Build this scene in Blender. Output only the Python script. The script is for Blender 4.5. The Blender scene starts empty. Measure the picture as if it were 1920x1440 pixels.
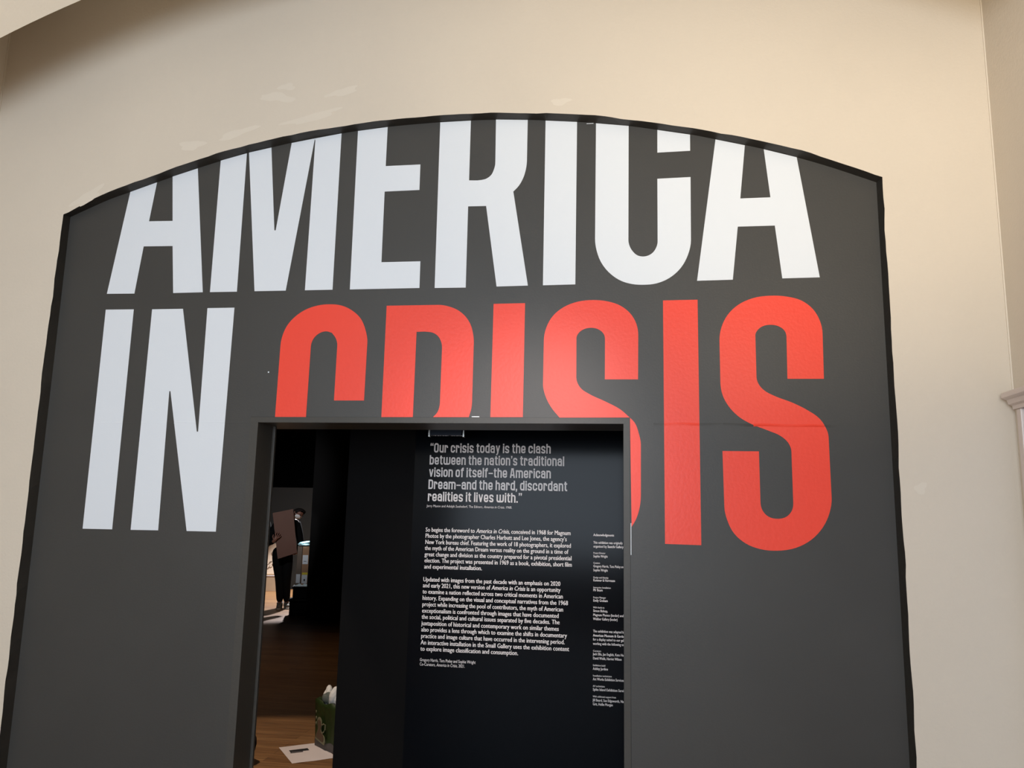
import bpy, bmesh, math, random
from mathutils import Vector, Matrix

random.seed(7)
SC = bpy.context.scene
COL = SC.collection

# ---------------------------------------------------------------- camera, world, exposure
# metres; the camera stands at x = 0, y = 0, 1.6 m above the floor, and looks along +y
EYE = Vector((0.0, 0.0, 1.6))
CAM_AXES = ((0.989246, 0.144806, 0.020561), (0.003333, -0.162859, 0.986644), (-0.146220, 0.975965, 0.161590))
cam_data = bpy.data.cameras.new('camera')
cam_data.sensor_width = 36.0
cam_data.lens = 1480.0 / 1920.0 * 36.0
cam_data.clip_start = 0.05
cam_data.clip_end = 60.0
cam = bpy.data.objects.new('camera', cam_data)
COL.objects.link(cam)
_r, _u, _f = (Vector(a) for a in CAM_AXES)
cam.matrix_world = Matrix(((_r.x, _u.x, -_f.x, EYE.x), (_r.y, _u.y, -_f.y, EYE.y), (_r.z, _u.z, -_f.z, EYE.z), (0, 0, 0, 1)))
SC.camera = cam

world = bpy.data.worlds.new('world')
SC.world = world
world.use_nodes = True
world.node_tree.nodes['Background'].inputs['Color'].default_value = (0.75, 0.85, 1.0, 1)
world.node_tree.nodes['Background'].inputs['Strength'].default_value = 0.0

SC.view_settings.view_transform = 'Standard'
SC.view_settings.look = 'None'
SC.view_settings.gamma = 1.0
SC.view_settings.use_curve_mapping = False
SC.view_settings.exposure = 0.0
SC.cycles.use_denoising = True
SC.cycles.max_bounces = 8


def lamp(name, kind, loc, target, energy, color, size=None, size_y=None, spot=None, blend=0.5):
    d = bpy.data.lights.new(name, kind)
    d.energy = energy
    d.color = color
    if kind == 'AREA':
        d.shape = 'RECTANGLE' if size_y else 'DISK'
        d.size = size
        if size_y:
            d.size_y = size_y
    else:
        d.shadow_soft_size = size
    if kind == 'SPOT':
        d.spot_size = math.radians(spot)
        d.spot_blend = blend
    o = bpy.data.objects.new(name, d)
    COL.objects.link(o)
    o.location = loc
    o.rotation_euler = (Vector(target) - Vector(loc)).to_track_quat('-Z', 'Y').to_euler()
    return o


# daylight through the tall window in the wall behind the photographer
lamp('window_daylight', 'AREA', (-1.35, -3.95, 2.35), (-1.35, 4.0, 2.35), 350.0, (0.76, 0.87, 1.0), 3.3, 3.0)
# warm spot aimed up at the right part of the arched wall
lamp('wall_spot', 'SPOT', (1.0, 0.3, 2.6), (1.0, 3.845, 4.4), 245.0, (1.0, 0.84, 0.60), 0.10, spot=80, blend=1.0)
# added warm light below the rib to brighten its underside, no fitting there
lamp('added_vault_light', 'SPOT', (-2.75, 2.95, 0.6), (-2.7, 2.98, 4.0), 150.0, (1.0, 0.90, 0.74), 0.10, spot=34, blend=0.8)
# added warm fill aimed through the doorway to brighten the introduction text
lamp('added_text_light', 'SPOT', (-0.35, 0.5, 3.2), (-0.65, 4.95, 1.45), 300.0, (1.0, 0.86, 0.78), 0.25, spot=25, blend=1.0)
# warm spot over the lobby floor just inside the doorway
lamp('lobby_spot', 'SPOT', (-2.75, 4.55, 2.95), (-2.45, 4.98, 0.0), 190.0, (1.0, 0.82, 0.66), 0.04, spot=44, blend=0.25)
# gallery track and cool spots, with added fill lights among them
lamp('gallery_track_spot', 'SPOT', (-5.6, 14.6, 3.05), (-6.1, 13.6, 0.0), 1250.0, (0.95, 0.95, 1.0), 0.05, spot=74, blend=0.2)
lamp('added_carton_light', 'SPOT', (-4.45, 10.4, 3.15), (-4.95, 11.72, 0.78), 75.0, (0.92, 0.96, 1.0), 0.03, spot=15, blend=0.6)  # added fill that brightens the cartons and their labels
lamp('gallery_cool_spot', 'SPOT', (-4.45, 10.6, 3.15), (-4.925, 11.78, 1.10), 900.0, (0.66, 0.93, 1.0), 0.015, spot=4.2, blend=0.3)
lamp('added_gallery_fill', 'SPOT', (-4.6, 8.6, 3.05), (-6.0, 14.0, 1.0), 240.0, (0.94, 0.96, 1.0), 0.1, spot=44, blend=1.0)  # added fill on the people, board and grey wall
lamp('added_floor_fill', 'SPOT', (-3.6, 8.0, 3.15), (-3.4, 7.9, 0.0), 34.0, (1.0, 0.75, 0.55), 0.1, spot=100, blend=0.9)  # added fill that lifts the boards midway down the gallery


# ---------------------------------------------------------------- materials
def mat(name, color, rough=0.6, bump=0.0, bump_scale=60.0, var=0.0, var_scale=3.0, metallic=0.0, coat=0.0, spec=0.5, detail=3.0, sheen=0.0):
    m = bpy.data.materials.new(name)
    m.use_nodes = True
    nt = m.node_tree
    b = nt.nodes['Principled BSDF']
    b.inputs['Base Color'].default_value = (*color, 1)
    b.inputs['Roughness'].default_value = rough
    b.inputs['Metallic'].default_value = metallic
    b.inputs['Specular IOR Level'].default_value = spec
    b.inputs['Coat Weight'].default_value = coat
    b.inputs['Coat Roughness'].default_value = 0.15
    tc = nt.nodes.new('ShaderNodeTexCoord')
    if var:
        n = nt.nodes.new('ShaderNodeTexNoise')
        n.inputs['Scale'].default_value = var_scale
        n.inputs['Detail'].default_value = 5
        nt.links.new(tc.outputs['Object'], n.inputs['Vector'])
        r = nt.nodes.new('ShaderNodeValToRGB')
        r.color_ramp.elements[0].color = (*[c * (1 - var) for c in color], 1)
        r.color_ramp.elements[1].color = (*[min(1, c * (1 + var)) for c in color], 1)
        r.color_ramp.elements[0].position = 0.3
        r.color_ramp.elements[1].position = 0.7
        nt.links.new(n.outputs['Fac'], r.inputs['Fac'])
        nt.links.new(r.outputs['Color'], b.inputs['Base Color'])
    if bump:
        n2 = nt.nodes.new('ShaderNodeTexNoise')
        n2.inputs['Scale'].default_value = bump_scale
        n2.inputs['Detail'].default_value = detail
        nt.links.new(tc.outputs['Object'], n2.inputs['Vector'])
        bp = nt.nodes.new('ShaderNodeBump')
        bp.inputs['Strength'].default_value = bump
        bp.inputs['Distance'].default_value = 0.01
        nt.links.new(n2.outputs['Fac'], bp.inputs['Height'])
        nt.links.new(bp.outputs['Normal'], b.inputs['Normal'])
    return m


M = {}
M['cream'] = mat('cream_wall_paint', (0.68, 0.595, 0.485), 0.75, 0.12, 70, 0.025, 1.3)
M['filler'] = mat('wall_filler', (0.72, 0.64, 0.53), 0.85, 0.05, 50)
M['cream_ceiling'] = mat('cream_vault_paint', (0.80, 0.75, 0.66), 0.8, 0.08, 60)
M['charcoal'] = mat('charcoal_wall_paint', (0.050, 0.048, 0.044), 0.44, 0.04, 110, 0.05, 2.2, spec=0.35)
M['black_edge'] = mat('black_reveal_paint', (0.022, 0.019, 0.015), 0.5, 0.15, 40)
M['frame_paint'] = mat('charcoal_satin_paint', (0.066, 0.062, 0.055), 0.36, 0.05, 60, 0.05, 4, spec=0.2)
M['white_vinyl'] = mat('white_vinyl', (0.755, 0.79, 0.83), 0.42, 0.03, 120)
M['red_vinyl'] = mat('red_vinyl', (0.90, 0.068, 0.038), 0.36, 0.07, 60, detail=4, spec=0.28)
M['panel_black'] = mat('black_satin_vinyl', (0.002, 0.0028, 0.0045), 0.15, 0.004, 40, spec=0.075)
M['partition'] = mat('dark_partition_paint', (0.005, 0.0045, 0.0045), 0.75, spec=0.08)
M['lettering'] = mat('pinkish_white_lettering', (0.86, 0.80, 0.78), 0.6)
M['black_wall'] = mat('black_gallery_paint', (0.006, 0.0055, 0.0055), 0.9, spec=0.1)
M['grey_panel'] = mat('grey_panel_paint', (0.070, 0.085, 0.095), 0.8)
M['steel'] = mat('bright_steel', (0.75, 0.75, 0.72), 0.25, metallic=1.0)
M['window_tint_glass'] = mat('dark_glass_window_tint', (0.02, 0.028, 0.045), 0.15, spec=0.7)  # dark glass, blue of the window reflection put into its base colour
M['moulding'] = mat('pinkish_white_gloss', (0.68, 0.58, 0.52), 0.35)
M['door_white'] = mat('cool_white_door_paint', (0.72, 0.74, 0.84), 0.4, 0.03, 30, 0.02, 5)
M['brass'] = mat('dull_brass', (0.33, 0.24, 0.16), 0.4, metallic=0.8)
M['tan_card'] = mat('tan_cardboard', (0.42, 0.30, 0.19), 0.85, 0.05, 40, 0.05, 6)
M['brown_card'] = mat('brown_cardboard', (0.17, 0.125, 0.095), 0.85, 0.05, 40, 0.08, 6)
M['red_card'] = mat('reddish_cardboard', (0.33, 0.185, 0.105), 0.85, 0.05, 40, 0.05, 6)
M['board'] = mat('brown_board', (0.165, 0.082, 0.06), 0.8, var=0.05)
M['label_white'] = mat('white_label_paper', (0.72, 0.74, 0.78), 0.7)
M['label_yellow'] = mat('yellow_label_paper', (0.75, 0.58, 0.05), 0.7)
M['print_black'] = mat('black_print', (0.012, 0.011, 0.012), 0.7)
M['plastic_film'] = mat('crumpled_plastic', (0.62, 0.72, 0.74), 0.25, 0.3, 40)
M['cyan_cloth'] = mat('pale_cyan_sheet', (0.55, 0.80, 0.85), 0.5, 0.3, 30)
M['black_plastic'] = mat('black_crate_plastic', (0.0025, 0.0025, 0.0025), 0.7, spec=0.08)
M['cream_parcel'] = mat('cream_wrapping', (0.68, 0.55, 0.42), 0.7, 0.2, 14)
M['parcel_mark'] = mat('grey_brown_mark', (0.22, 0.17, 0.13), 0.8)
M['black_cloth'] = mat('black_cloth', (0.004, 0.004, 0.0045), 0.85, 0.3, 50, spec=0.1)
M['skin'] = mat('skin', (0.22, 0.09, 0.06), 0.55)
M['hair'] = mat('dark_hair', (0.012, 0.009, 0.008), 0.5, 0.4, 90)
M['mask'] = mat('white_face_mask', (0.78, 0.74, 0.72), 0.7)
M['shoe'] = mat('grey_trainer', (0.16, 0.14, 0.11), 0.7)
M['sole'] = mat('pale_trainer_sole', (0.45, 0.40, 0.33), 0.7)
M['bag_green'] = mat('green_woven_bag', (0.016, 0.030, 0.004), 0.5, 0.15, 25, 0.15, 9)
M['bag_grey'] = mat('grey_bag_base', (0.075, 0.065, 0.06), 0.6)
M['bag_print'] = mat('pale_bag_print', (0.17, 0.155, 0.085), 0.6)
M['bag_brown'] = mat('brown_bag_print', (0.10, 0.058, 0.032), 0.6)
M['paper'] = mat('white_paper', (0.68, 0.60, 0.58), 0.8, 0.05, 12)
M['crumple'] = mat('crumpled_white_paper', (0.72, 0.68, 0.63), 0.8, 0.3, 30)
M['grey_print'] = mat('grey_print', (0.11, 0.12, 0.10), 0.7)
M['window_white'] = mat('white_window_paint', (0.75, 0.75, 0.73), 0.5)
M['seam'] = mat('charcoal_seam_paint', (0.075, 0.071, 0.065), 0.5)


def wood_material():
    m = bpy.data.materials.new('oak_floorboards')
    m.use_nodes = True
    nt = m.node_tree
    b = nt.nodes['Principled BSDF']
    b.inputs['Roughness'].default_value = 0.45
    tc = nt.nodes.new('ShaderNodeTexCoord')
    br = nt.nodes.new('ShaderNodeTexBrick')
    br.offset = 0.37
    br.inputs['Scale'].default_value = 1.0
    br.inputs['Mortar Size'].default_value = 0.0016
    br.inputs['Mortar Smooth'].default_value = 0.2
    br.inputs['Brick Width'].default_value = 1.7
    br.inputs['Row Height'].default_value = 0.085
    br.inputs['Color1'].default_value = (0.30, 0.155, 0.062, 1)
    br.inputs['Color2'].default_value = (0.21, 0.10, 0.038, 1)
    br.inputs['Mortar'].default_value = (0.07, 0.034, 0.014, 1)
    nt.links.new(tc.outputs['Object'], br.inputs['Vector'])
    mp = nt.nodes.new('ShaderNodeMapping')
    mp.inputs['Scale'].default_value = (2.0, 38.0, 1.0)
    nt.links.new(tc.outputs['Object'], mp.inputs['Vector'])
    n = nt.nodes.new('ShaderNodeTexNoise')
    n.inputs['Scale'].default_value = 1.6
    n.inputs['Detail'].default_value = 6
    nt.links.new(mp.outputs['Vector'], n.inputs['Vector'])
    r = nt.nodes.new('ShaderNodeValToRGB')
    r.color_ramp.elements[0].color = (0.55, 0.55, 0.55, 1)
    r.color_ramp.elements[1].color = (1.2, 1.2, 1.2, 1)
    r.color_ramp.elements[0].position = 0.3
    r.color_ramp.elements[1].position = 0.7
    nt.links.new(n.outputs['Fac'], r.inputs['Fac'])
    mx = nt.nodes.new('ShaderNodeMix')
    mx.data_type = 'RGBA'
    mx.blend_type = 'MULTIPLY'
    mx.inputs['Factor'].default_value = 1.0
    nt.links.new(br.outputs['Color'], mx.inputs['A'])
    nt.links.new(r.outputs['Color'], mx.inputs['B'])
    nt.links.new(mx.outputs['Result'], b.inputs['Base Color'])
    return m


M['wood'] = wood_material()


# ---------------------------------------------------------------- mesh helpers
def obj(name, bm, m, parent=None, smooth=False):
    me = bpy.data.meshes.new(name)
    bmesh.ops.recalc_face_normals(bm, faces=bm.faces)
    bm.to_mesh(me)
    bm.free()
    for mm in (m if isinstance(m, (list, tuple)) else [m]):
        me.materials.append(mm)
    if smooth:
        me.polygons.foreach_set('use_smooth', [True] * len(me.polygons))
    o = bpy.data.objects.new(name, me)
    COL.objects.link(o)
    if parent:
        o.parent = parent
    return o


def tag(o, label, category=None, group=None, kind=None):
    o['label'] = label
    if category:
        o['category'] = category
    if group:
        o['group'] = group
    if kind:
        o['kind'] = kind
    return o


def thing(name, label, category, loc=(0, 0, 0), rotz=0.0, group=None, kind=None):
    o = bpy.data.objects.new(name, None)
    o.empty_display_size = 0.1
    COL.objects.link(o)
    o.location = loc
    o.rotation_euler = (0, 0, rotz)
    return tag(o, label, category, group, kind)


def box(bm, x0, x1, y0, y1, z0, z1, bevel=0.0, mi=0):
    r = bmesh.ops.create_cube(bm, size=1.0)
    vs = r['verts']
    for v in vs:
        v.co = Vector(((x0 + x1) / 2 + v.co.x * (x1 - x0), (y0 + y1) / 2 + v.co.y * (y1 - y0), (z0 + z1) / 2 + v.co.z * (z1 - z0)))
    fs = {f for v in vs for f in v.link_faces}
    for f in fs:
        f.material_index = mi
    if bevel:
        es = list({e for v in vs for e in v.link_edges})
        bmesh.ops.bevel(bm, geom=es, offset=bevel, segments=2, affect='EDGES', profile=0.5)
    return bm


def new_box(*a, **k):
    return box(bmesh.new(), *a, **k)


def smooth_outline(pts, sub=4, limit=36.0):
    """closed outline in the wall plane: corners stay sharp, gentle turns become curves"""
    n = len(pts)
    P = [Vector(p) for p in pts]
    ln = [(P[(i + 1) % n] - P[i]).length for i in range(n)]
    dr = [(P[(i + 1) % n] - P[i]).normalized() for i in range(n)]
    sharp = []
    for i in range(n):
        a = math.degrees(dr[i - 1].angle(dr[i]))
        sharp.append(a > limit)

    def straight(i):
        return (sharp[i] and sharp[(i + 1) % n]) or (ln[i] > 2.2 * min(ln[i - 1], ln[(i + 1) % n]) and ln[i] > 0.15)
    tan = []
    for i in range(n):
        if straight(i - 1) and not sharp[i]:
            tan.append(dr[i - 1])
        elif straight(i) and not sharp[i]:
            tan.append(dr[i])
        else:
            w0, w1 = 1 / max(ln[i - 1], 1e-5), 1 / max(ln[i], 1e-5)
            tan.append((dr[i - 1] * w0 + dr[i] * w1).normalized())
    out = []
    for i in range(n):
        out.append(P[i])
        if straight(i):
            continue
        j = (i + 1) % n
        t0 = (dr[i] if sharp[i] else tan[i]) * ln[i]
        t1 = (dr[i] if sharp[j] else tan[j]) * ln[i]
        for k in range(1, sub):
            t = k / sub
            out.append(P[i] * (2 * t ** 3 - 3 * t * t + 1) + t0 * (t ** 3 - 2 * t * t + t) + P[j] * (-2 * t ** 3 + 3 * t * t) + t1 * (t ** 3 - t * t))
    return out


def slab(bm, pts, y_front, y_back, mi=0):
    """a thin sheet on a wall: outline (x, z) given thickness along y"""
    a = [bm.verts.new((p[0], y_front, p[1])) for p in pts]
    b = [bm.verts.new((p[0], y_back, p[1])) for p in pts]
    f = bm.faces.new(a)
    f.material_index = mi
    f.normal_update()
    n = len(pts)
    for i in range(n):
        q = bm.faces.new((a[i], a[(i + 1) % n], b[(i + 1) % n], b[i]))
        q.material_index = mi
    fs = bmesh.ops.triangulate(bm, faces=[f], quad_method='BEAUTY', ngon_method='EAR_CLIP')
    return bm


def tube(bm, pts, radius, seg=8, closed=False):
    """round bar along a list of points (radius number or list)"""
    P = [Vector(p) for p in pts]
    rings = []
    for i, p in enumerate(P):
        d = (P[min(i + 1, len(P) - 1)] - P[max(i - 1, 0)]).normalized()
        s = d.orthogonal().normalized()
        t = d.cross(s)
        r = radius[i] if isinstance(radius, (list, tuple)) else radius
        rings.append([bm.verts.new(p + (s * math.cos(2 * math.pi * k / seg) + t * math.sin(2 * math.pi * k / seg)) * r) for k in range(seg)])
    for a, b in zip(rings, rings[1:]):
        for k in range(seg):
            bm.faces.new((a[k], a[(k + 1) % seg], b[(k + 1) % seg], b[k]))
    bm.faces.new(rings[0])
    bm.faces.new(rings[-1])
    return bm


def skin_mesh(name, joints, bones, m, parent, levels=2, root=0, smooth=True):
    """one continuous body surface grown round a skeleton: joints = (x, y, z, rx[, ry])"""
    me = bpy.data.meshes.new(name)
    me.from_pydata([j[:3] for j in joints], bones, [])
    o = bpy.data.objects.new(name, me)
    COL.objects.link(o)
    o.modifiers.new('skin', 'SKIN')
    for i, j in enumerate(joints):
        sv = me.skin_vertices[0].data[i]
        sv.radius = (j[3], j[4] if len(j) > 4 else j[3])
        sv.use_root = (i == root)
    sd = o.modifiers.new('sub', 'SUBSURF')
    sd.levels = sd.render_levels = levels
    bpy.context.view_layer.update()
    dg = bpy.context.evaluated_depsgraph_get()
    res = bpy.data.meshes.new_from_object(o.evaluated_get(dg))
    bpy.data.objects.remove(o)
    res.name = name
    res.materials.clear()
    res.materials.append(m)
    res.polygons.foreach_set('use_smooth', [True] * len(res.polygons))
    n = bpy.data.objects.new(name, res)
    COL.objects.link(n)
    n.parent = parent
    return n


def ellipsoid(bm, c, r, seg=20, rings=12, rot=None):
    q = bmesh.ops.create_uvsphere(bm, u_segments=seg, v_segments=rings, radius=1.0)
    for v in q['verts']:
        p = Vector((v.co.x * r[0], v.co.y * r[1], v.co.z * r[2]))
        if rot:
            p = rot @ p
        v.co = p + Vector(c)
    return q['verts']


# ---------------------------------------------------------------- outlines on the wall (x, z in metres)
LETTERS = {
    'A_first': [
        [(-2.8858, 2.7645), (-2.7184, 2.7626), (-2.6905, 3.0357), (-2.5149, 3.0327), (-2.4853, 2.7608), (-2.3101, 2.7616), (-2.4053, 3.4872), (-2.5549, 3.4443), (-2.5292, 3.1800), (-2.6732, 3.1827), (-2.6476, 3.4139), (-2.8071, 3.3628)],
    ],
    'M': [
        [(-2.2677, 2.7615), (-2.1103, 2.7605), (-2.1163, 3.5637), (-2.2701, 3.5272)],
        [(-2.1038, 3.5670), (-2.0085, 2.7613), (-1.8296, 2.7605), (-1.7220, 3.6168), (-1.7198, 3.6318), (-1.8544, 3.6118), (-1.9117, 3.1038), (-1.9195, 3.1040), (-1.9725, 3.5908)],
        [(-1.7206, 2.7604), (-1.5653, 2.7600), (-1.5664, 3.6537), (-1.7214, 3.6314), (-1.7165, 3.6166)],
    ],
    'E': [
        [(-1.4686, 2.7594), (-1.0869, 2.7591), (-1.0878, 2.9051), (-1.3012, 2.9057), (-1.3028, 3.3033), (-1.1091, 3.3045), (-1.1098, 3.4499), (-1.3038, 3.4497), (-1.3034, 3.6773), (-1.4725, 3.6629)],
    ],
    'R': [
        [(-1.0049, 2.7574), (-0.8387, 2.7559), (-0.8393, 3.2014), (-0.7423, 3.1999), (-0.6759, 2.7580), (-0.5122, 2.7594), (-0.5985, 3.2744), (-0.5707, 3.3044), (-0.5487, 3.3444), (-0.5340, 3.3960), (-0.5292, 3.4482), (-0.5289, 3.6755), (-0.7012, 3.6874), (-0.6988, 3.4412), (-0.7051, 3.4038), (-0.7209, 3.3707), (-0.7449, 3.3530), (-0.7757, 3.3461), (-0.8386, 3.3473), (-0.8386, 3.6889), (-1.0084, 3.6883)],
    ],
    'I': [
        [(-0.4342, 2.7591), (-0.2679, 2.7603), (-0.2654, 3.6494), (-0.4329, 3.6663)],
    ],
    'C': [
        [(-0.1657, 3.6363), (-0.1684, 3.0013), (-0.1600, 2.9368), (-0.1361, 2.8722), (-0.0887, 2.8110), (-0.0350, 2.7732), (0.0217, 2.7551), (0.0781, 2.7504), (0.1411, 2.7566), (0.2039, 2.7829), (0.2605, 2.8337), (0.2976, 2.9024), (0.3132, 2.9790), (0.3165, 3.3152), (0.1494, 3.3131), (0.1477, 2.9772), (0.1394, 2.9421), (0.1192, 2.9145), (0.0958, 2.9018), (0.0724, 2.8989), (0.0470, 2.9053), (0.0224, 2.9279), (0.0070, 2.9567), (0.0011, 2.9888), (0.0045, 3.6119)],
        [(0.1518, 3.5816), (0.3174, 3.5469), (0.3167, 3.4582), (0.1507, 3.4562)],
    ],
    'A_last': [
        [(0.3398, 2.7652), (0.5132, 2.7667), (0.5438, 3.0417), (0.7229, 3.0412), (0.7496, 2.7679), (0.9259, 2.7691), (0.8404, 3.3973), (0.6818, 3.4481), (0.7064, 3.1903), (0.5599, 3.1898), (0.5895, 3.4744), (0.4447, 3.5138)],
    ],
    'I_in': [
        [(-2.8822, 2.6734), (-2.7122, 2.6723), (-2.7092, 1.4725), (-2.8809, 1.4720)],
    ],
    'N': [
        [(-2.6019, 2.6704), (-2.4184, 2.6700), (-2.2751, 1.9942), (-2.2675, 1.9942), (-2.2744, 2.6712), (-2.1171, 2.6711), (-2.1216, 1.4742), (-2.2845, 1.4738), (-2.4478, 2.2127), (-2.4546, 2.2127), (-2.4455, 1.4735), (-2.6025, 1.4724)],
    ],
    'C_red': [
        [(-1.8403, 2.0733), (-1.6694, 2.0738), (-1.6668, 2.4494), (-1.6572, 2.4885), (-1.6309, 2.5180), (-1.5876, 2.5323), (-1.5550, 2.5241), (-1.5317, 2.4948), (-1.5206, 2.4557), (-1.5214, 2.1615), (-1.3584, 2.1614), (-1.3566, 2.4694), (-1.3685, 2.5317), (-1.3998, 2.5987), (-1.4542, 2.6468), (-1.5117, 2.6723), (-1.5765, 2.6799), (-1.6408, 2.6747), (-1.7124, 2.6513), (-1.7669, 2.6140), (-1.8083, 2.5654), (-1.8292, 2.5142), (-1.8375, 2.4591)],
    ],
    'R_red': [
        [(-1.2608, 2.6661), (-0.9836, 2.6657), (-0.9254, 2.6561), (-0.8747, 2.6343), (-0.8355, 2.6012), (-0.8075, 2.5586), (-0.7924, 2.5087), (-0.7873, 2.4630), (-0.7876, 2.1628), (-0.7907, 2.1183), (-0.8022, 2.0762), (-0.9877, 2.0757), (-0.9666, 2.0995), (-0.9564, 2.1293), (-0.9543, 2.1777), (-0.9537, 2.4343), (-0.9612, 2.4726), (-0.9807, 2.5019), (-1.0074, 2.5176), (-1.0400, 2.5227), (-1.0926, 2.5226), (-1.0939, 2.0754), (-1.2610, 2.0750)],
    ],
    'I_red': [
        [(-0.6890, 2.6656), (-0.5249, 2.6664), (-0.5260, 2.0770), (-0.6907, 2.0766)],
    ],
    'S_red': [
        [(-0.1175, 2.2673), (0.0460, 2.2666), (0.0481, 2.4905), (0.0391, 2.5487), (0.0093, 2.6027), (-0.0376, 2.6427), (-0.1038, 2.6675), (-0.1800, 2.6759), (-0.2565, 2.6685), (-0.3255, 2.6420), (-0.3809, 2.5964), (-0.4139, 2.5357), (-0.4255, 2.4670), (-0.4262, 2.2435), (-0.4139, 2.1859), (-0.3847, 2.1285), (-0.3415, 2.0754), (0.0047, 2.0764), (-0.0385, 2.1148), (-0.1126, 2.1552), (-0.1968, 2.1951), (-0.2326, 2.2190), (-0.2535, 2.2506), (-0.2594, 2.2813), (-0.2599, 2.4798), (-0.2458, 2.5089), (-0.2193, 2.5261), (-0.1841, 2.5315), (-0.1462, 2.5212), (-0.1225, 2.4975), (-0.1168, 2.4635)],
        [(0.0056, 2.0764), (0.0118, 1.5472), (0.0326, 1.5835), (0.0509, 1.6422), (0.0566, 1.7055), (0.0580, 1.9430), (0.0483, 1.9984), (0.0284, 2.0513)],
    ],
    'I_long': [
        [(0.1714, 2.6671), (0.3405, 2.6677), (0.3375, 1.4693), (0.1689, 1.4711)],
    ],
    'S_last': [
        [(0.7567, 2.2663), (0.9244, 2.2656), (0.9275, 2.4887), (0.9170, 2.5526), (0.8860, 2.6116), (0.8348, 2.6542), (0.7690, 2.6746), (0.6889, 2.6810), (0.6033, 2.6693), (0.5348, 2.6370), (0.4838, 2.5871), (0.4525, 2.5235), (0.4421, 2.4570), (0.4421, 2.2500), (0.4523, 2.1848), (0.4779, 2.1339), (0.5210, 2.0853), (0.5817, 2.0470), (0.6595, 2.0156), (0.7177, 1.9888), (0.7487, 1.9592), (0.7628, 1.9172), (0.7627, 1.6734), (0.7546, 1.6383), (0.7299, 1.6107), (0.6895, 1.6002), (0.6487, 1.6090), (0.6221, 1.6374), (0.6139, 1.6795), (0.6138, 1.9158), (0.4446, 1.9161), (0.4475, 1.6499), (0.4584, 1.5926), (0.4898, 1.5274), (0.5404, 1.4833), (0.6082, 1.4582), (0.6847, 1.4533), (0.7672, 1.4685), (0.8386, 1.5082), (0.8912, 1.5655), (0.9234, 1.6329), (0.9356, 1.7028), (0.9341, 1.9857), (0.9232, 2.0305), (0.8951, 2.0754), (0.8449, 2.1133), (0.7770, 2.1497), (0.6910, 2.1845), (0.6479, 2.2095), (0.6223, 2.2400), (0.6128, 2.2772), (0.6133, 2.4833), (0.6257, 2.5097), (0.6485, 2.5273), (0.6843, 2.5344), (0.7284, 2.5243), (0.7525, 2.5023), (0.7594, 2.4721)],
    ],
}
ARCH_FRONT = [(-3.1686, 3.2205), (-2.9138, 3.3378), (-2.5983, 3.4434), (-2.3639, 3.5157), (-2.1853, 3.5663), (-1.9762, 3.6062), (-1.7462, 3.6451), (-1.4429, 3.6770), (-1.2484, 3.6918), (-0.9899, 3.7011), (-0.6779, 3.6954), (-0.4500, 3.6801), (-0.1587, 3.6514), (-0.0604, 3.6340), (0.2104, 3.5798), (0.4092, 3.5356), (0.6043, 3.4842), (0.7955, 3.4260), (0.9931, 3.3523), (1.2233, 3.2510)]
ARCH_BACK = [(-3.1678, 3.2259), (-2.9503, 3.3166), (-2.8075, 3.3631), (-2.6305, 3.4198), (-2.4088, 3.4876), (-2.1167, 3.5655), (-1.9697, 3.5924), (-1.7682, 3.6290), (-1.5682, 3.6540), (-1.3036, 3.6783), (-1.0100, 3.6895), (-0.8402, 3.6901), (-0.6867, 3.6861), (-0.5276, 3.6764), (-0.2641, 3.6495), (-0.1657, 3.6373), (0.0045, 3.6122), (0.1518, 3.5826), (0.3175, 3.5486), (0.4448, 3.5148), (0.5896, 3.4761), (0.7285, 3.4352), (0.8405, 3.3975), (1.0056, 3.3357), (1.2121, 3.2480)]
QUOTE = [
    ('“Our crisis today is the clash', -1.2630, -0.4861, 1.9747),
    ('between the nation’s traditional', -1.2648, -0.4005, 1.8973),
    ('vision of itself—the American', -1.2657, -0.4834, 1.8197),
    ('Dream—and the hard, discordant', -1.2666, -0.3804, 1.7420),
    ('realities it lives with.”', -1.2675, -0.6635, 1.6656),
]
QUOTE_CREDIT = [
    ('Jerry Mason and Adolph Suehsdorf, The Editors, |America in Crisis|, 1968.', -1.2715, -0.7246, 1.6286),
]
BODY_ONE = [
    ('So begins the foreword to |America in Crisis|, conceived in 1968 for Magnum', -1.2735, -0.3558, 1.4743),
    ('Photos by the photographer Charles Harbutt and Lee Jones, the agency’s', -1.2735, -0.3797, 1.4366),
    ('New York bureau chief. Featuring the work of 18 photographers, it explored', -1.2735, -0.3537, 1.3980),
    ('the myth of the American Dream versus reality on the ground in a time of', -1.2735, -0.3710, 1.3606),
    ('great change and division as the country prepared for a pivotal presidential', -1.2735, -0.3487, 1.3224),
    ('election. The project was presented in 1969 as a book, exhibition, short film', -1.2735, -0.3469, 1.2845),
    ('and experimental installation.', -1.2735, -0.9048, 1.2466),
]
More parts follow.
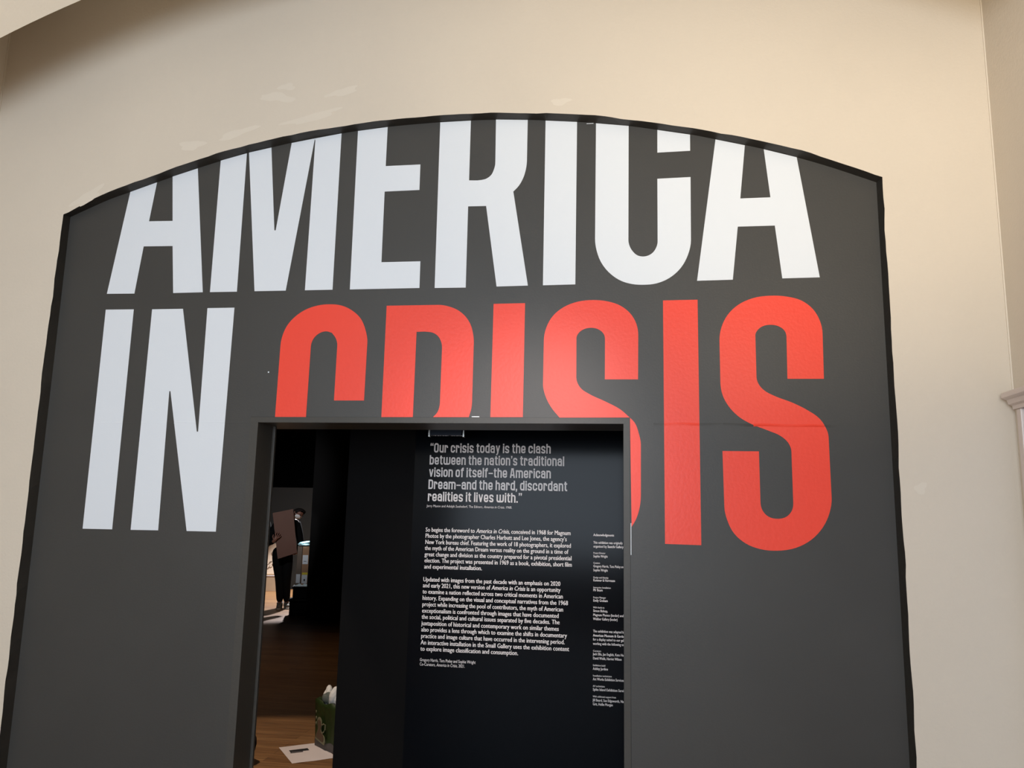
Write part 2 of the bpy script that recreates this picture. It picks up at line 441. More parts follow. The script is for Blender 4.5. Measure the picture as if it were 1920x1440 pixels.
BODY_TWO = [
    ('Updated with images from the past decade with an emphasis on 2020', -1.2772, -0.4166, 1.1682),
    ('and early 2021, this new version of |America in Crisis| is an opportunity', -1.2772, -0.4162, 1.1316),
    ('to examine a nation reflected across two critical moments in American', -1.2772, -0.3998, 1.0939),
    ('history. Expanding on the visual and conceptual narratives from the 1968', -1.2772, -0.3689, 1.0556),
    ('project while increasing the pool of contributors, the myth of American', -1.2772, -0.3976, 1.0173),
    ('exceptionalism is confronted through images that have documented', -1.2772, -0.4240, 0.9788),
    ('the social, political and cultural issues separated by five decades. The', -1.2772, -0.4185, 0.9417),
    ('juxtaposition of historical and contemporary work on similar themes', -1.2772, -0.4232, 0.9028),
    ('also provides a lens through which to examine the shifts in documentary', -1.2772, -0.3744, 0.8654),
    ('practice and image culture that have occurred in the intervening period.', -1.2772, -0.3863, 0.8272),
    ('An interactive installation in the Small Gallery uses the exhibition content', -1.2772, -0.3607, 0.7881),
    ('to explore image classification and consumption.', -1.2772, -0.6682, 0.7510),
]
CURATOR_CREDIT = [
    ('Gregory Harris, Tara Pixley and Sophie Wright', -1.2797, -0.9304, 0.6888),
    ('Co-Curators, |America in Crisis|, 2021.', -1.2797, -0.9957, 0.6631),
]
ACKNOWLEDGMENTS = [
    ('Acknowledgments', '', 'h', -0.0912, 1.4728),
    ('This exhibition was originally', '', 'r', -0.0397, 1.4270),
    ('organised by *Saatchi Gallery*', '', 'r', -0.0349, 1.4040),
    ('Project Director', '', 's', -0.1441, 1.3663),
    ('Sophie Wright', '', 'r', -0.1302, 1.3450),
    ('Curators', '', 's', -0.1763, 1.3068),
    ('Gregory Harris, Tara Pixley an', 'd', 'r', -0.0352, 1.2859),
    ('Sophie Wright', '', 'r', -0.1292, 1.2624),
    ('Design and Identity', '', 's', -0.1256, 1.2207),
    ('Kummer & Herrmann', '', 'r', -0.0855, 1.2024),
    ('Interactive Installation', '', 's', -0.1108, 1.1615),
    ('Mr Beam', '', 'r', -0.1598, 1.1442),
    ('Project Manager', '', 's', -0.1405, 1.1028),
    ('Emily Graham', '', 'r', -0.1290, 1.0831),
    ('With thanks to', '', 's', -0.1491, 1.0444),
    ('Simon Bishop,', '', 'r', -0.1286, 1.0226),
    ('Magnum Photos (lender) and', '', 'r', -0.0349, 0.9989),
    ('Webber Gallery (lender)', '', 'r', -0.0704, 0.9753),
    ('The exhibition was adapted b', 'y', 'r', -0.0345, 0.9041),
    ('American Museum & Garde', 'ns', 'h', -0.0339, 0.8797),
    ('for a display suited to our gal', 'leries', 'r', -0.0346, 0.8566),
    ('working with the following te', 'am', 'r', -0.0346, 0.8320),
    ('Curators', '', 's', -0.1686, 0.7920),
    ('Jack Ellis, Jan English, Kate He', '', 'r', -0.0348, 0.7721),
    ('David Webb, Harriet Wilson', '', 'r', -0.0468, 0.7477),
    ('Exhibition build', '', 's', -0.1431, 0.7095),
    ('Ashley Jardine', '', 'r', -0.1274, 0.6882),
    ('Installation technicians', '', 's', -0.1053, 0.6502),
    ('Art Works Exhibition Services', '', 'r', -0.0345, 0.6286),
    ('AV technicians', '', 's', -0.1461, 0.5911),
    ('Spike Island Exhibition Servi', 'ces', 'r', -0.0352, 0.5700),
    ('With additional support from', '', 's', -0.0803, 0.5323),
    ('Jill Beard, Sue Edgeworth, Na', '', 'r', -0.0354, 0.5097),
    ('Grit, Hollie Morgan', '', 'r', -0.0990, 0.4872),
]
ACK_X = -0.2163

# ================================================================ the setting
WALL_Y = 3.845        # face of the cream arched wall
INFILL_Y = 3.9        # face of the charcoal panel set into the arch
BACK_Y = 4.23         # gallery side of that wall
LEFT_X, RIGHT_X = -3.667, 1.733
ROOM_BACK = -4.1
TOP_Z = 5.2
GX0, GX1, GY1, GZ = -10.0, 2.2, 17.0, 3.3      # the dark gallery beyond


def struct(name, bm, m, label, parent=None):
    o = obj(name, bm, m, parent)
    o['kind'] = 'structure'
    o['label'] = label
    return o


# floor, one run of boards through both rooms
struct('floor', new_box(GX0, GX1 + 0.2, ROOM_BACK - 0.2, GY1 + 0.2, -0.12, 0.0), M['wood'], 'brown oak floorboards running from the doorway into the dark gallery')

# cream wall with the segmental arch cut through it; the edge was cut in by hand and wanders a little
def wobble(pts, amp=0.0035):
    out = []
    n = len(pts)
    for i in range(n - 1):
        a, b = Vector(pts[i]), Vector(pts[i + 1])
        k = max(2, int((b - a).length / 0.03))
        for j in range(k):
            out.append(a.lerp(b, j / k))
    out.append(Vector(pts[-1]))
    res = []
    for i, p in enumerate(out):
        d = (out[min(i + 1, len(out) - 1)] - out[max(i - 1, 0)]).normalized()
        nrm = Vector((-d.y, d.x))
        s = 0.0 if i in (0, len(out) - 1) else amp * (0.6 * math.sin(i * 1.1) * math.sin(i * 0.37 + 1) + 0.5 * random.uniform(-1, 1))
        res.append(p + nrm * s)
    return res


def fine(pts, n):
    """n + 1 points evenly spread along a smoothed open line"""
    P = [Vector(p) for p in pts]
    L = [0.0]
    for a, b in zip(P, P[1:]):
        L.append(L[-1] + (b - a).length)
    out = []
    for k in range(n + 1):
        s = L[-1] * k / n
        i = max(j for j in range(len(L) - 1) if L[j] <= s + 1e-9)
        t = (s - L[i]) / (L[i + 1] - L[i])
        p0, p1, p2, p3 = P[max(i - 1, 0)], P[i], P[i + 1], P[min(i + 2, len(P) - 1)]
        out.append(0.5 * ((2 * p1) + (p2 - p0) * t + (2 * p0 - 5 * p1 + 4 * p2 - p3) * t * t + (3 * p1 - p0 - 3 * p2 + p3) * t ** 3))
    return out


NARC = 90
front_arc = fine(ARCH_FRONT, NARC)
back_arc = fine(ARCH_BACK, NARC)
front_side_l = [Vector((-3.183, z)) for z in (0.0, 0.8, 1.6, 2.4)] + [front_arc[0]]
front_side_r = [front_arc[-1]] + [Vector((1.2245, z)) for z in (2.4, 1.6, 0.8, 0.0)]
back_side_l = [Vector((-3.166, z)) for z in (0.0, 0.8, 1.6, 2.4)] + [back_arc[0]]
back_side_r = [back_arc[-1]] + [Vector((1.2125, z)) for z in (2.4, 1.6, 0.8, 0.0)]


def dense(side, n=60):
    out = []
    L = [0.0]
    for a, b in zip(side, side[1:]):
        L.append(L[-1] + (b - a).length)
    for k in range(n + 1):
        s = L[-1] * k / n
        i = max(j for j in range(len(L) - 1) if L[j] <= s + 1e-9)
        out.append(side[i].lerp(side[i + 1], (s - L[i]) / (L[i + 1] - L[i])))
    return out


front = dense(front_side_l) + front_arc[1:-1] + dense(front_side_r)
back = dense(back_side_l) + back_arc[1:-1] + dense(back_side_r)
fw = []
for i, p in enumerate(front):
    d = (front[min(i + 1, len(front) - 1)] - front[max(i - 1, 0)]).normalized()
    s = 0.003 * (0.8 * math.sin(i * 0.9) * math.sin(i * 0.31 + 1) + 0.6 * random.uniform(-1, 1))
    if i in (0, len(front) - 1):
        s = 0
    fw.append(p + Vector((-d.y, d.x)) * s)
front = fw

bm = bmesh.new()
inner = [bm.verts.new((p.x, WALL_Y, p.y)) for p in front]
outer = []
for p in front:
    if p.x <= -3.17 and p.y < 3.15:
        q = (LEFT_X, p.y)
    elif p.x >= 1.21 and p.y < 3.2:
        q = (RIGHT_X, p.y)
    else:
        t = (p.x + 3.18) / (1.2235 + 3.18)
        q = (LEFT_X + t * (RIGHT_X - LEFT_X), TOP_Z)
    outer.append(q)
ov = [bm.verts.new((q[0], WALL_Y, q[1])) for q in outer]
for i in range(len(front) - 1):
    try:
        bm.faces.new((inner[i], inner[i + 1], ov[i + 1], ov[i]))
    except ValueError:
        pass
for i in range(len(front) - 1):       # corners of the sheet
    a, b = outer[i], outer[i + 1]
    if a[0] == LEFT_X and b[1] == TOP_Z and a[1] < TOP_Z:
        c = bm.verts.new((LEFT_X, WALL_Y, TOP_Z))
        bm.faces.new((ov[i], ov[i + 1], c))
    if a[1] == TOP_Z and b[0] == RIGHT_X and b[1] < TOP_Z:
        c = bm.verts.new((RIGHT_X, WALL_Y, TOP_Z))
        bm.faces.new((ov[i], ov[i + 1], c))
bmesh.ops.remove_doubles(bm, verts=bm.verts, dist=1e-5)
wall_front = struct('wall_front', bm, M['cream'], 'cream painted wall with a wide shallow arch framing the charcoal panel')

# black painted reveal of the arch
bm = bmesh.new()
a = [bm.verts.new((p.x, WALL_Y, p.y)) for p in front]
b = [bm.verts.new((p.x, INFILL_Y + 0.001, p.y)) for p in back]
for i in range(len(a) - 1):
    bm.faces.new((a[i], a[i + 1], b[i + 1], b[i]))
struct('trim_1', bm, M['black_edge'], 'narrow black painted reveal round the inside of the arch')

# plaster filler patches on the cream wall just above the arch
FILLER = [(-3.03, 3.32, 0.10, 0.030, 0.55), (-2.42, 3.60, 0.075, 0.028, 0.1), (-2.15, 3.66, 0.12, 0.02, 0.3), (-1.93, 3.86, 0.10, 0.026, -0.15), (-1.88, 3.92, 0.05, 0.02, 0.0), (-1.55, 3.87, 0.09, 0.022, 0.2), (-1.72, 3.73, 0.16, 0.022, 0.22), (-0.35, 3.74, 0.05, 0.02, 0.1), (1.31, 1.75, 0.03, 0.022, 0.9)]
for i, (x, z, rx, rz, a) in enumerate(FILLER):
    bm = bmesh.new()
    pts = []
    for k in range(26):
        t = 2 * math.pi * k / 26
        r = 1 + 0.2 * math.sin(3 * t + i) + 0.12 * math.sin(5 * t + 2.1 * i) + random.uniform(-0.07, 0.07)
        u, v = rx * r * math.cos(t), rz * r * math.sin(t)
        pts.append((x + u * math.cos(a) - v * math.sin(a), z + u * math.sin(a) + v * math.cos(a)))
    slab(bm, pts, WALL_Y - 0.0004, WALL_Y)
    o = obj('filler_patch', bm, M['filler'], wall_front)

# charcoal infill panel with the doorway cut through it
DX0, DX1, DZ = -1.975, 0.006, 2.075        # outside of the door frame
bm = bmesh.new()
bi = [bm.verts.new((p.x, INFILL_Y, p.y)) for p in back]
door = []
for p in back:
    t = (p.x + 3.166) / (1.2125 + 3.166)
    if p.x < -3.16 and p.y < 3.2:
        door.append((DX0, min(p.y / 3.2, 1) * DZ))
    elif p.x > 1.2 and p.y < 3.2:
        door.append((DX1, min(p.y / 3.2, 1) * DZ))
    else:
        door.append((DX0 + t * (DX1 - DX0), DZ))
dv = [bm.verts.new((q[0], INFILL_Y, q[1])) for q in door]
for i in range(len(back) - 1):
    bm.faces.new((bi[i], bi[i + 1], dv[i + 1], dv[i]))
wall_infill = struct('wall_infill', bm, M['charcoal'], 'charcoal painted panel filling the arch round the doorway')
# tiny bare chips in the paint
for x, z, w, h in ((-0.764, 2.0785, 0.016, 0.0022), (-0.784, 2.0785, 0.003, 0.002), (-0.855, 3.402, 0.0035, 0.0035), (-1.895, 2.314, 0.0035, 0.0035), (0.0085, 1.49, 0.0015, 0.075), (-0.197, 3.637, 0.018, 0.0015)):
    obj('paint_chip', new_box(x - w, x + w, INFILL_Y - 0.0006, INFILL_Y, z - h, z + h), M['white_vinyl'], wall_infill)

# side walls of the front room, its back wall with the window, vault and ceiling
struct('wall_left', new_box(LEFT_X - 0.15, LEFT_X, ROOM_BACK, WALL_Y + 0.02, 0, TOP_Z), M['cream'], 'cream side wall at the far left')
struct('wall_right', new_box(RIGHT_X, RIGHT_X + 0.15, ROOM_BACK, WALL_Y + 0.02, 0, TOP_Z), M['cream'], 'cream side wall at the right of the arch')
struct('ceiling', new_box(LEFT_X - 0.15, RIGHT_X + 0.15, ROOM_BACK - 0.1, WALL_Y + 0.4, TOP_Z, TOP_Z + 0.12), M['cream_ceiling'], 'cream ceiling above the arched wall')
bm = bmesh.new()
WX0, WX1, WZ0, WZ1 = -3.0, 0.30, 0.85, 3.85
for q in ((LEFT_X, WX0, 0, TOP_Z), (WX1, RIGHT_X, 0, TOP_Z), (WX0, WX1, 0, WZ0), (WX0, WX1, WZ1, TOP_Z)):
    box(bm, q[0], q[1], ROOM_BACK - 0.15, ROOM_BACK, q[2], q[3])
struct('wall_back', bm, M['cream'], 'cream wall with the tall window behind the viewer')
win = thing('window_1', 'tall white sash window behind the viewer', None, (0, 0, 0), kind='structure')
bm = bmesh.new()
for x in (WX0 + 0.03, (WX0 + WX1) / 2, WX1 - 0.03):
    box(bm, x - 0.03, x + 0.03, ROOM_BACK + 0.0, ROOM_BACK + 0.05, WZ0, WZ1)
for z in (WZ0 + 0.03, (WZ0 + WZ1) / 2, WZ1 - 0.03):
    box(bm, WX0, WX1, ROOM_BACK + 0.0, ROOM_BACK + 0.05, z - 0.03, z + 0.03)
obj('window_frame', bm, M['window_white'], win)
obj('window_sill', new_box(WX0 - 0.05, WX1 + 0.05, ROOM_BACK, ROOM_BACK + 0.09, WZ0 - 0.05, WZ0 - 0.002), M['window_white'], win)

# thin pale beads in the two corners beside the arched wall
struct('trim_3', new_box(RIGHT_X - 0.006, RIGHT_X, WALL_Y - 0.006, WALL_Y, 2.185, TOP_Z), M['filler'], 'thin pale bead up the corner at the right of the arch')
struct('trim_4', new_box(LEFT_X, LEFT_X + 0.006, WALL_Y - 0.006, WALL_Y, 0, TOP_Z), M['filler'], 'thin pale bead up the corner at the far left')

# cream arched rib (the front edge of a vault) crossing the room before the arched wall
VR, VX, VZ = 5.7, -0.82, -1.215
bm = bmesh.new()
n = 60
rows = []
for k in range(n + 1):
    x = LEFT_X + (RIGHT_X - LEFT_X) * k / n
    z = VZ + math.sqrt(VR * VR - (x - VX) ** 2)
    rows.append([bm.verts.new((x, 2.8, z)), bm.verts.new((x, 3.3, z)), bm.verts.new((x, 3.3, TOP_Z)), bm.verts.new((x, 2.8, TOP_Z))])
for a, b in zip(rows, rows[1:]):
    for k in range(4):
        bm.faces.new((a[k], a[(k + 1) % 4], b[(k + 1) % 4], b[k]))
struct('ceiling_arch', bm, M['cream_ceiling'], 'cream arched rib crossing the ceiling at the upper left')

# door casing, reveal and lintel
door1 = thing('door_1', 'charcoal door frame of the wide doorway under the red letters', None, (0, 0, 0), kind='structure')
FI0, FI1, FZ = -1.931, -0.026, 2.045       # clear opening
yb = 4.075
bm = new_box(DX0 + 0.001, FI0, INFILL_Y - 0.004, yb, 0, FZ)
obj('jamb', bm, M['frame_paint'], door1)
bm = new_box(FI1, DX1 - 0.001, INFILL_Y - 0.004, yb, 0, FZ)
obj('jamb', bm, M['frame_paint'], door1)
bm = new_box(DX0 + 0.001, DX1 - 0.001, INFILL_Y - 0.004, BACK_Y, FZ, DZ - 0.001)
obj('lintel', bm, M['frame_paint'], door1)
bm = new_box(FI0 - 0.02, FI0 + 0.014, yb, yb + 0.022, 0, FZ, bevel=0.004)
obj('door_stop', bm, M['frame_paint'], door1)
bm = new_box(FI1 - 0.002, FI1 + 0.02, yb, yb + 0.022, 0, FZ, bevel=0.004)
obj('door_stop', bm, M['frame_paint'], door1)
# fine shadow groove where the casing meets the panel is the 1 mm gap left round it
# gallery side of the same wall
bm = bmesh.new()
for q in ((GX0, DX0 - 0.06, 0, GZ), (DX1 + 0.06, GX1, 0, GZ), (DX0 - 0.06, DX1 + 0.06, DZ + 0.01, GZ)):
    box(bm, q[0], q[1], INFILL_Y + 0.03, BACK_Y, q[2], q[3])
struct('wall_core', bm, M['black_wall'], 'black painted back of the arched wall inside the gallery')

# dark gallery
struct('wall_gallery_left', new_box(GX0 - 0.1, GX0, BACK_Y, GY1, 0, GZ), M['black_wall'], 'black gallery wall at the left')
struct('wall_gallery_right', new_box(GX1, GX1 + 0.1, BACK_Y, GY1, 0, GZ), M['black_wall'], 'black gallery wall at the right')
struct('wall_gallery_back', new_box(GX0, GX1, GY1, GY1 + 0.1, 0, GZ), M['black_wall'], 'black far wall of the gallery')
struct('ceiling_gallery', new_box(GX0, GX1, BACK_Y, GY1, GZ, GZ + 0.1), M['black_wall'], 'black gallery ceiling')

# partition with the introduction text, a step inside the doorway
TEXT_Y = 4.95
struct('wall_partition', new_box(-1.807, GX1, TEXT_Y, TEXT_Y + 0.16, 0, 2.75), M['partition'], 'dark partition standing just inside the doorway')
# black wall closing the view deep in the gallery, seen end-on behind the boxes
bm = bmesh.new()
d = Vector((0.906, -0.423, 0))
n_ = Vector((0.423, 0.906, 0))
p0 = Vector((-4.765, 11.56, 0))
p1 = p0 + d * 6.0
vs = [p0, p1, p1 + n_ * 0.2, p0 + n_ * 0.2]
lo = [bm.verts.new(v) for v in vs]
hi = [bm.verts.new(v + Vector((0, 0, GZ))) for v in vs]
bm.faces.new(lo)
bm.faces.new(hi)
for i in range(4):
    bm.faces.new((lo[i], lo[(i + 1) % 4], hi[(i + 1) % 4], hi[i]))
struct('wall_gallery_screen', bm, M['black_wall'], 'black screen wall behind the stacked boxes')
struct('wall_gallery_panel', new_box(-9.2, -5.6, 15.6, 15.75, 0, 2.03), M['grey_panel'], 'dim grey display wall behind the person with the board')

# ================================================================ the big vinyl letters
letters = {}


def letter(key, label, m, group):
    bm = bmesh.new()
    for pts in LETTERS[key]:
        slab(bm, smooth_outline(pts), INFILL_Y - 0.0012, INFILL_Y - 0.0003)
    o = obj('vinyl_letter', bm, m)
    letters[key] = o
    return tag(o, label, 'letter', group)


WG, RG = 'white vinyl letters on the charcoal panel', 'red vinyl letters on the charcoal panel'
letter('A_first', 'white vinyl letter A at the left end of the arched top row', M['white_vinyl'], WG)
letter('M', 'white vinyl letter M in the arched top row', M['white_vinyl'], WG)
letter('E', 'white vinyl letter E in the arched top row', M['white_vinyl'], WG)
letter('R', 'white vinyl letter R at the crown of the arch', M['white_vinyl'], WG)
letter('I', 'white vinyl letter I in the top row between R and C', M['white_vinyl'], WG)
letter('C', 'white vinyl letter C in the arched top row', M['white_vinyl'], WG)
letter('A_last', 'white vinyl letter A at the right end of the arched top row', M['white_vinyl'], WG)
letter('I_in', 'tall white vinyl letter I at the left edge, left of the N', M['white_vinyl'], WG)
letter('N', 'tall white vinyl letter N left of the doorway', M['white_vinyl'], WG)
letter('C_red', 'red vinyl letter C cut off by the left part of the door lintel', M['red_vinyl'], RG)
letter('R_red', 'red vinyl letter R cut off by the door lintel', M['red_vinyl'], RG)
letter('I_red', 'short red vinyl letter I cut off by the door lintel', M['red_vinyl'], RG)
letter('S_red', 'red vinyl letter S cut away by the corner of the door frame', M['red_vinyl'], RG)
letter('I_long', 'full height red vinyl letter I right of the doorway', M['red_vinyl'], RG)
letter('S_last', 'full red vinyl letter S at the right end of the row', M['red_vinyl'], RG)

# joint of the boards behind, pressing a slight ridge into the panel and into the vinyl that covers it
def inside(p, poly):
    c = False
    for q0, q1 in zip(poly, poly[1:] + poly[:1]):
        if (q0[1] > p[1]) != (q1[1] > p[1]) and p[0] < (q1[0] - q0[0]) * (p[1] - q0[1]) / (q1[1] - q0[1]) + q0[0]:
            c = not c
    return c


def ridge(parent, m, name, xs, y0):
    bm = bmesh.new()
    prev = None
    for x in xs:
        z = 2.043 + 0.003 * math.sin(x * 5) + 0.0012 * math.sin(x * 31)
        h = 0.0055
        k = 1.0 if x > 0 else 0.35
        if x > 0.45:
            k = 1.9
        k *= max(0.12, min(1.0, (x + 2.95) / 0.1, (1.0 - x) / 0.1))
        k *= 0.8 + 0.3 * math.sin(x * 23)
        k *= 0.55 if m is M['charcoal'] else 1.0
        ring = [bm.verts.new((x, y0, z - h * 1.4)), bm.verts.new((x, y0 - 0.0016 * k, z - 0.001)), bm.verts.new((x, y0, z + h))]
        if prev:
            bm.faces.new((prev[0], prev[1], ring[1], ring[0]))
            bm.faces.new((prev[1], prev[2], ring[2], ring[1]))
        prev = ring
    obj(name, bm, m, parent)


joint = thing('trim_2', 'faint horizontal joint of the boards under the charcoal paint', None, (0, 0, 0), kind='structure')
for x0, x1 in ((-2.93, DX0 - 0.01), (0.12, 0.99)):
    run, owner, n = [], None, 400
    for k in range(n + 1):
        x = x0 + (x1 - x0) * k / n
        own = None
        for key, o_ in letters.items():
            if any(inside((x, 2.043), poly) for poly in LETTERS[key]):
                own = key
        if own != owner and run:
            if len(run) > 1:
                ridge(letters[owner] if owner else joint, letters[owner].data.materials[0] if owner else M['charcoal'], 'crease' if owner else 'board_joint', run, INFILL_Y - (0.0012 if owner else 0.0001))
            run = []
        owner = own
        run.append(x)
    ridge(letters[owner] if owner else joint, M['charcoal'] if not owner else letters[owner].data.materials[0], 'crease' if owner else 'board_joint', run, INFILL_Y - (0.0012 if owner else 0.0001))

# ================================================================ the introduction text
PANEL_X0, PANEL_X1 = -1.363, 0.9
panel = thing('text_panel', 'black satin wall panel printed with the exhibition introduction, seen through the doorway', 'text panel', (0, 0, 0))
obj('panel_sheet', new_box(PANEL_X0, PANEL_X1, TEXT_Y - 0.003, TEXT_Y - 0.0008, 0.02, 2.6), M['panel_black'], panel)
TY = TEXT_Y - 0.0036


def font_mesh(s, shear=0.0, bold=0.0, space=1.0):
    c = bpy.data.curves.new('t', 'FONT')
    c.body = s
    c.shear = shear
    c.offset = bold
    c.resolution_u = 2
    c.space_character = space
    o = bpy.data.objects.new('t', c)
    COL.objects.link(o)
    bpy.context.view_layer.update()
    me = bpy.data.meshes.new_from_object(o.evaluated_get(bpy.context.evaluated_depsgraph_get()))
    bpy.data.objects.remove(o)
    bpy.data.curves.remove(c)
    return me


def advance(s, bold=0.0):
    """width a run of text takes, trailing space included"""
    a = font_mesh(s + '|', bold=bold)
    b = font_mesh('|', bold=bold)
    w = max(v.co.x for v in a.vertices) - max(v.co.x for v in b.vertices)
    bpy.data.meshes.remove(a)
    bpy.data.meshes.remove(b)
    return w


def text_line(bm, s, x0, x1, z, size, bold, rest='', strong=0.0):
    """one printed line from x0 to x1 with its baseline at z; |..| is italic, *..* is bold"""
    runs = []
    cur, style = '', ''
    for ch in s:
        if ch in '|*':
            if cur:
                runs.append((cur, style))
            cur, style = '', ('' if style == ch else ch)
        else:
            cur += ch
    if cur:
        runs.append((cur, style))
    pos, pieces = 0.0, []
    for t, st in runs:
        pieces.append((t, st, pos))
        pos += advance(t)
    width = pos
    if rest:
        pieces.append((rest, runs[-1][1], pos))
    sx = (x1 - x0) / max(width - 0.05, 0.1)
    for t, st, p in pieces:
        wt = strong if st == '*' else bold
        me = font_mesh(t, 0.22 if st == '|' else 0.0, 0.0)
        for n_, dx in enumerate((-wt, 0.0, wt)):
            k = len(bm.verts)
            bm.from_mesh(me)
            bm.verts.ensure_lookup_table()
            for v in bm.verts[k:]:
                v.co = Vector((x0 + (p + v.co.x - 0.04 + dx) * sx, TY - 0.0001 * n_, z + v.co.y * size))
        bpy.data.meshes.remove(me)


# the quotation is set in a heavy condensed face with flat sides: drawn here stroke by stroke
CAP, XH, ST = 1.0, 0.80, 0.165
A_ = ST / 2


def rounded(path, closed=False):
    n = len(path)
    out = []
    for i, p in enumerate(path):
        q = Vector(p[:2])
        r = p[2] if len(p) > 2 else 0.0
        if r == 0 or (not closed and i in (0, n - 1)):
            out.append(q)
            continue
        a = Vector(path[i - 1][:2])
        b = Vector(path[(i + 1) % n][:2])
        da, db = (a - q), (b - q)
        r = min(r, da.length * 0.5 if (closed or 0 < i - 1) else da.length, db.length * 0.5 if (closed or i + 1 < n - 1) else db.length)
        s, e = q + da.normalized() * r, q + db.normalized() * r
        for k in range(7):
            t = k / 6
            out.append(s * (1 - t) ** 2 * 1.0 + q * 2 * t * (1 - t) + e * t * t)
    return out


def stroke(path, closed=False, w=ST):
    P = rounded(path, closed)
    P = [p for i, p in enumerate(P) if i == 0 or (p - P[i - 1]).length > 1e-4]
    n = len(P)
    L, R = [], []
    for i in range(n):
        if closed:
            d0, d1 = (P[i] - P[i - 1]).normalized(), (P[(i + 1) % n] - P[i]).normalized()
        else:
            d0 = (P[i] - P[i - 1]).normalized() if i else (P[1] - P[0]).normalized()
            d1 = (P[i + 1] - P[i]).normalized() if i < n - 1 else d0
        t = (d0 + d1).normalized()
        nn = Vector((-t.y, t.x))
        k = 1 / max(0.5, nn.dot(Vector((-d0.y, d0.x))))
        L.append(P[i] + nn * w / 2 * k)
        R.append(P[i] - nn * w / 2 * k)
    quads = []
    m = n if closed else n - 1
    for i in range(m):
        j = (i + 1) % n
        quads.append((L[i], L[j], R[j], R[i]))
    return quads


def rect(x0, y0, x1, y1):
    return [(Vector((x0, y0)), Vector((x1, y0)), Vector((x1, y1)), Vector((x0, y1)))]


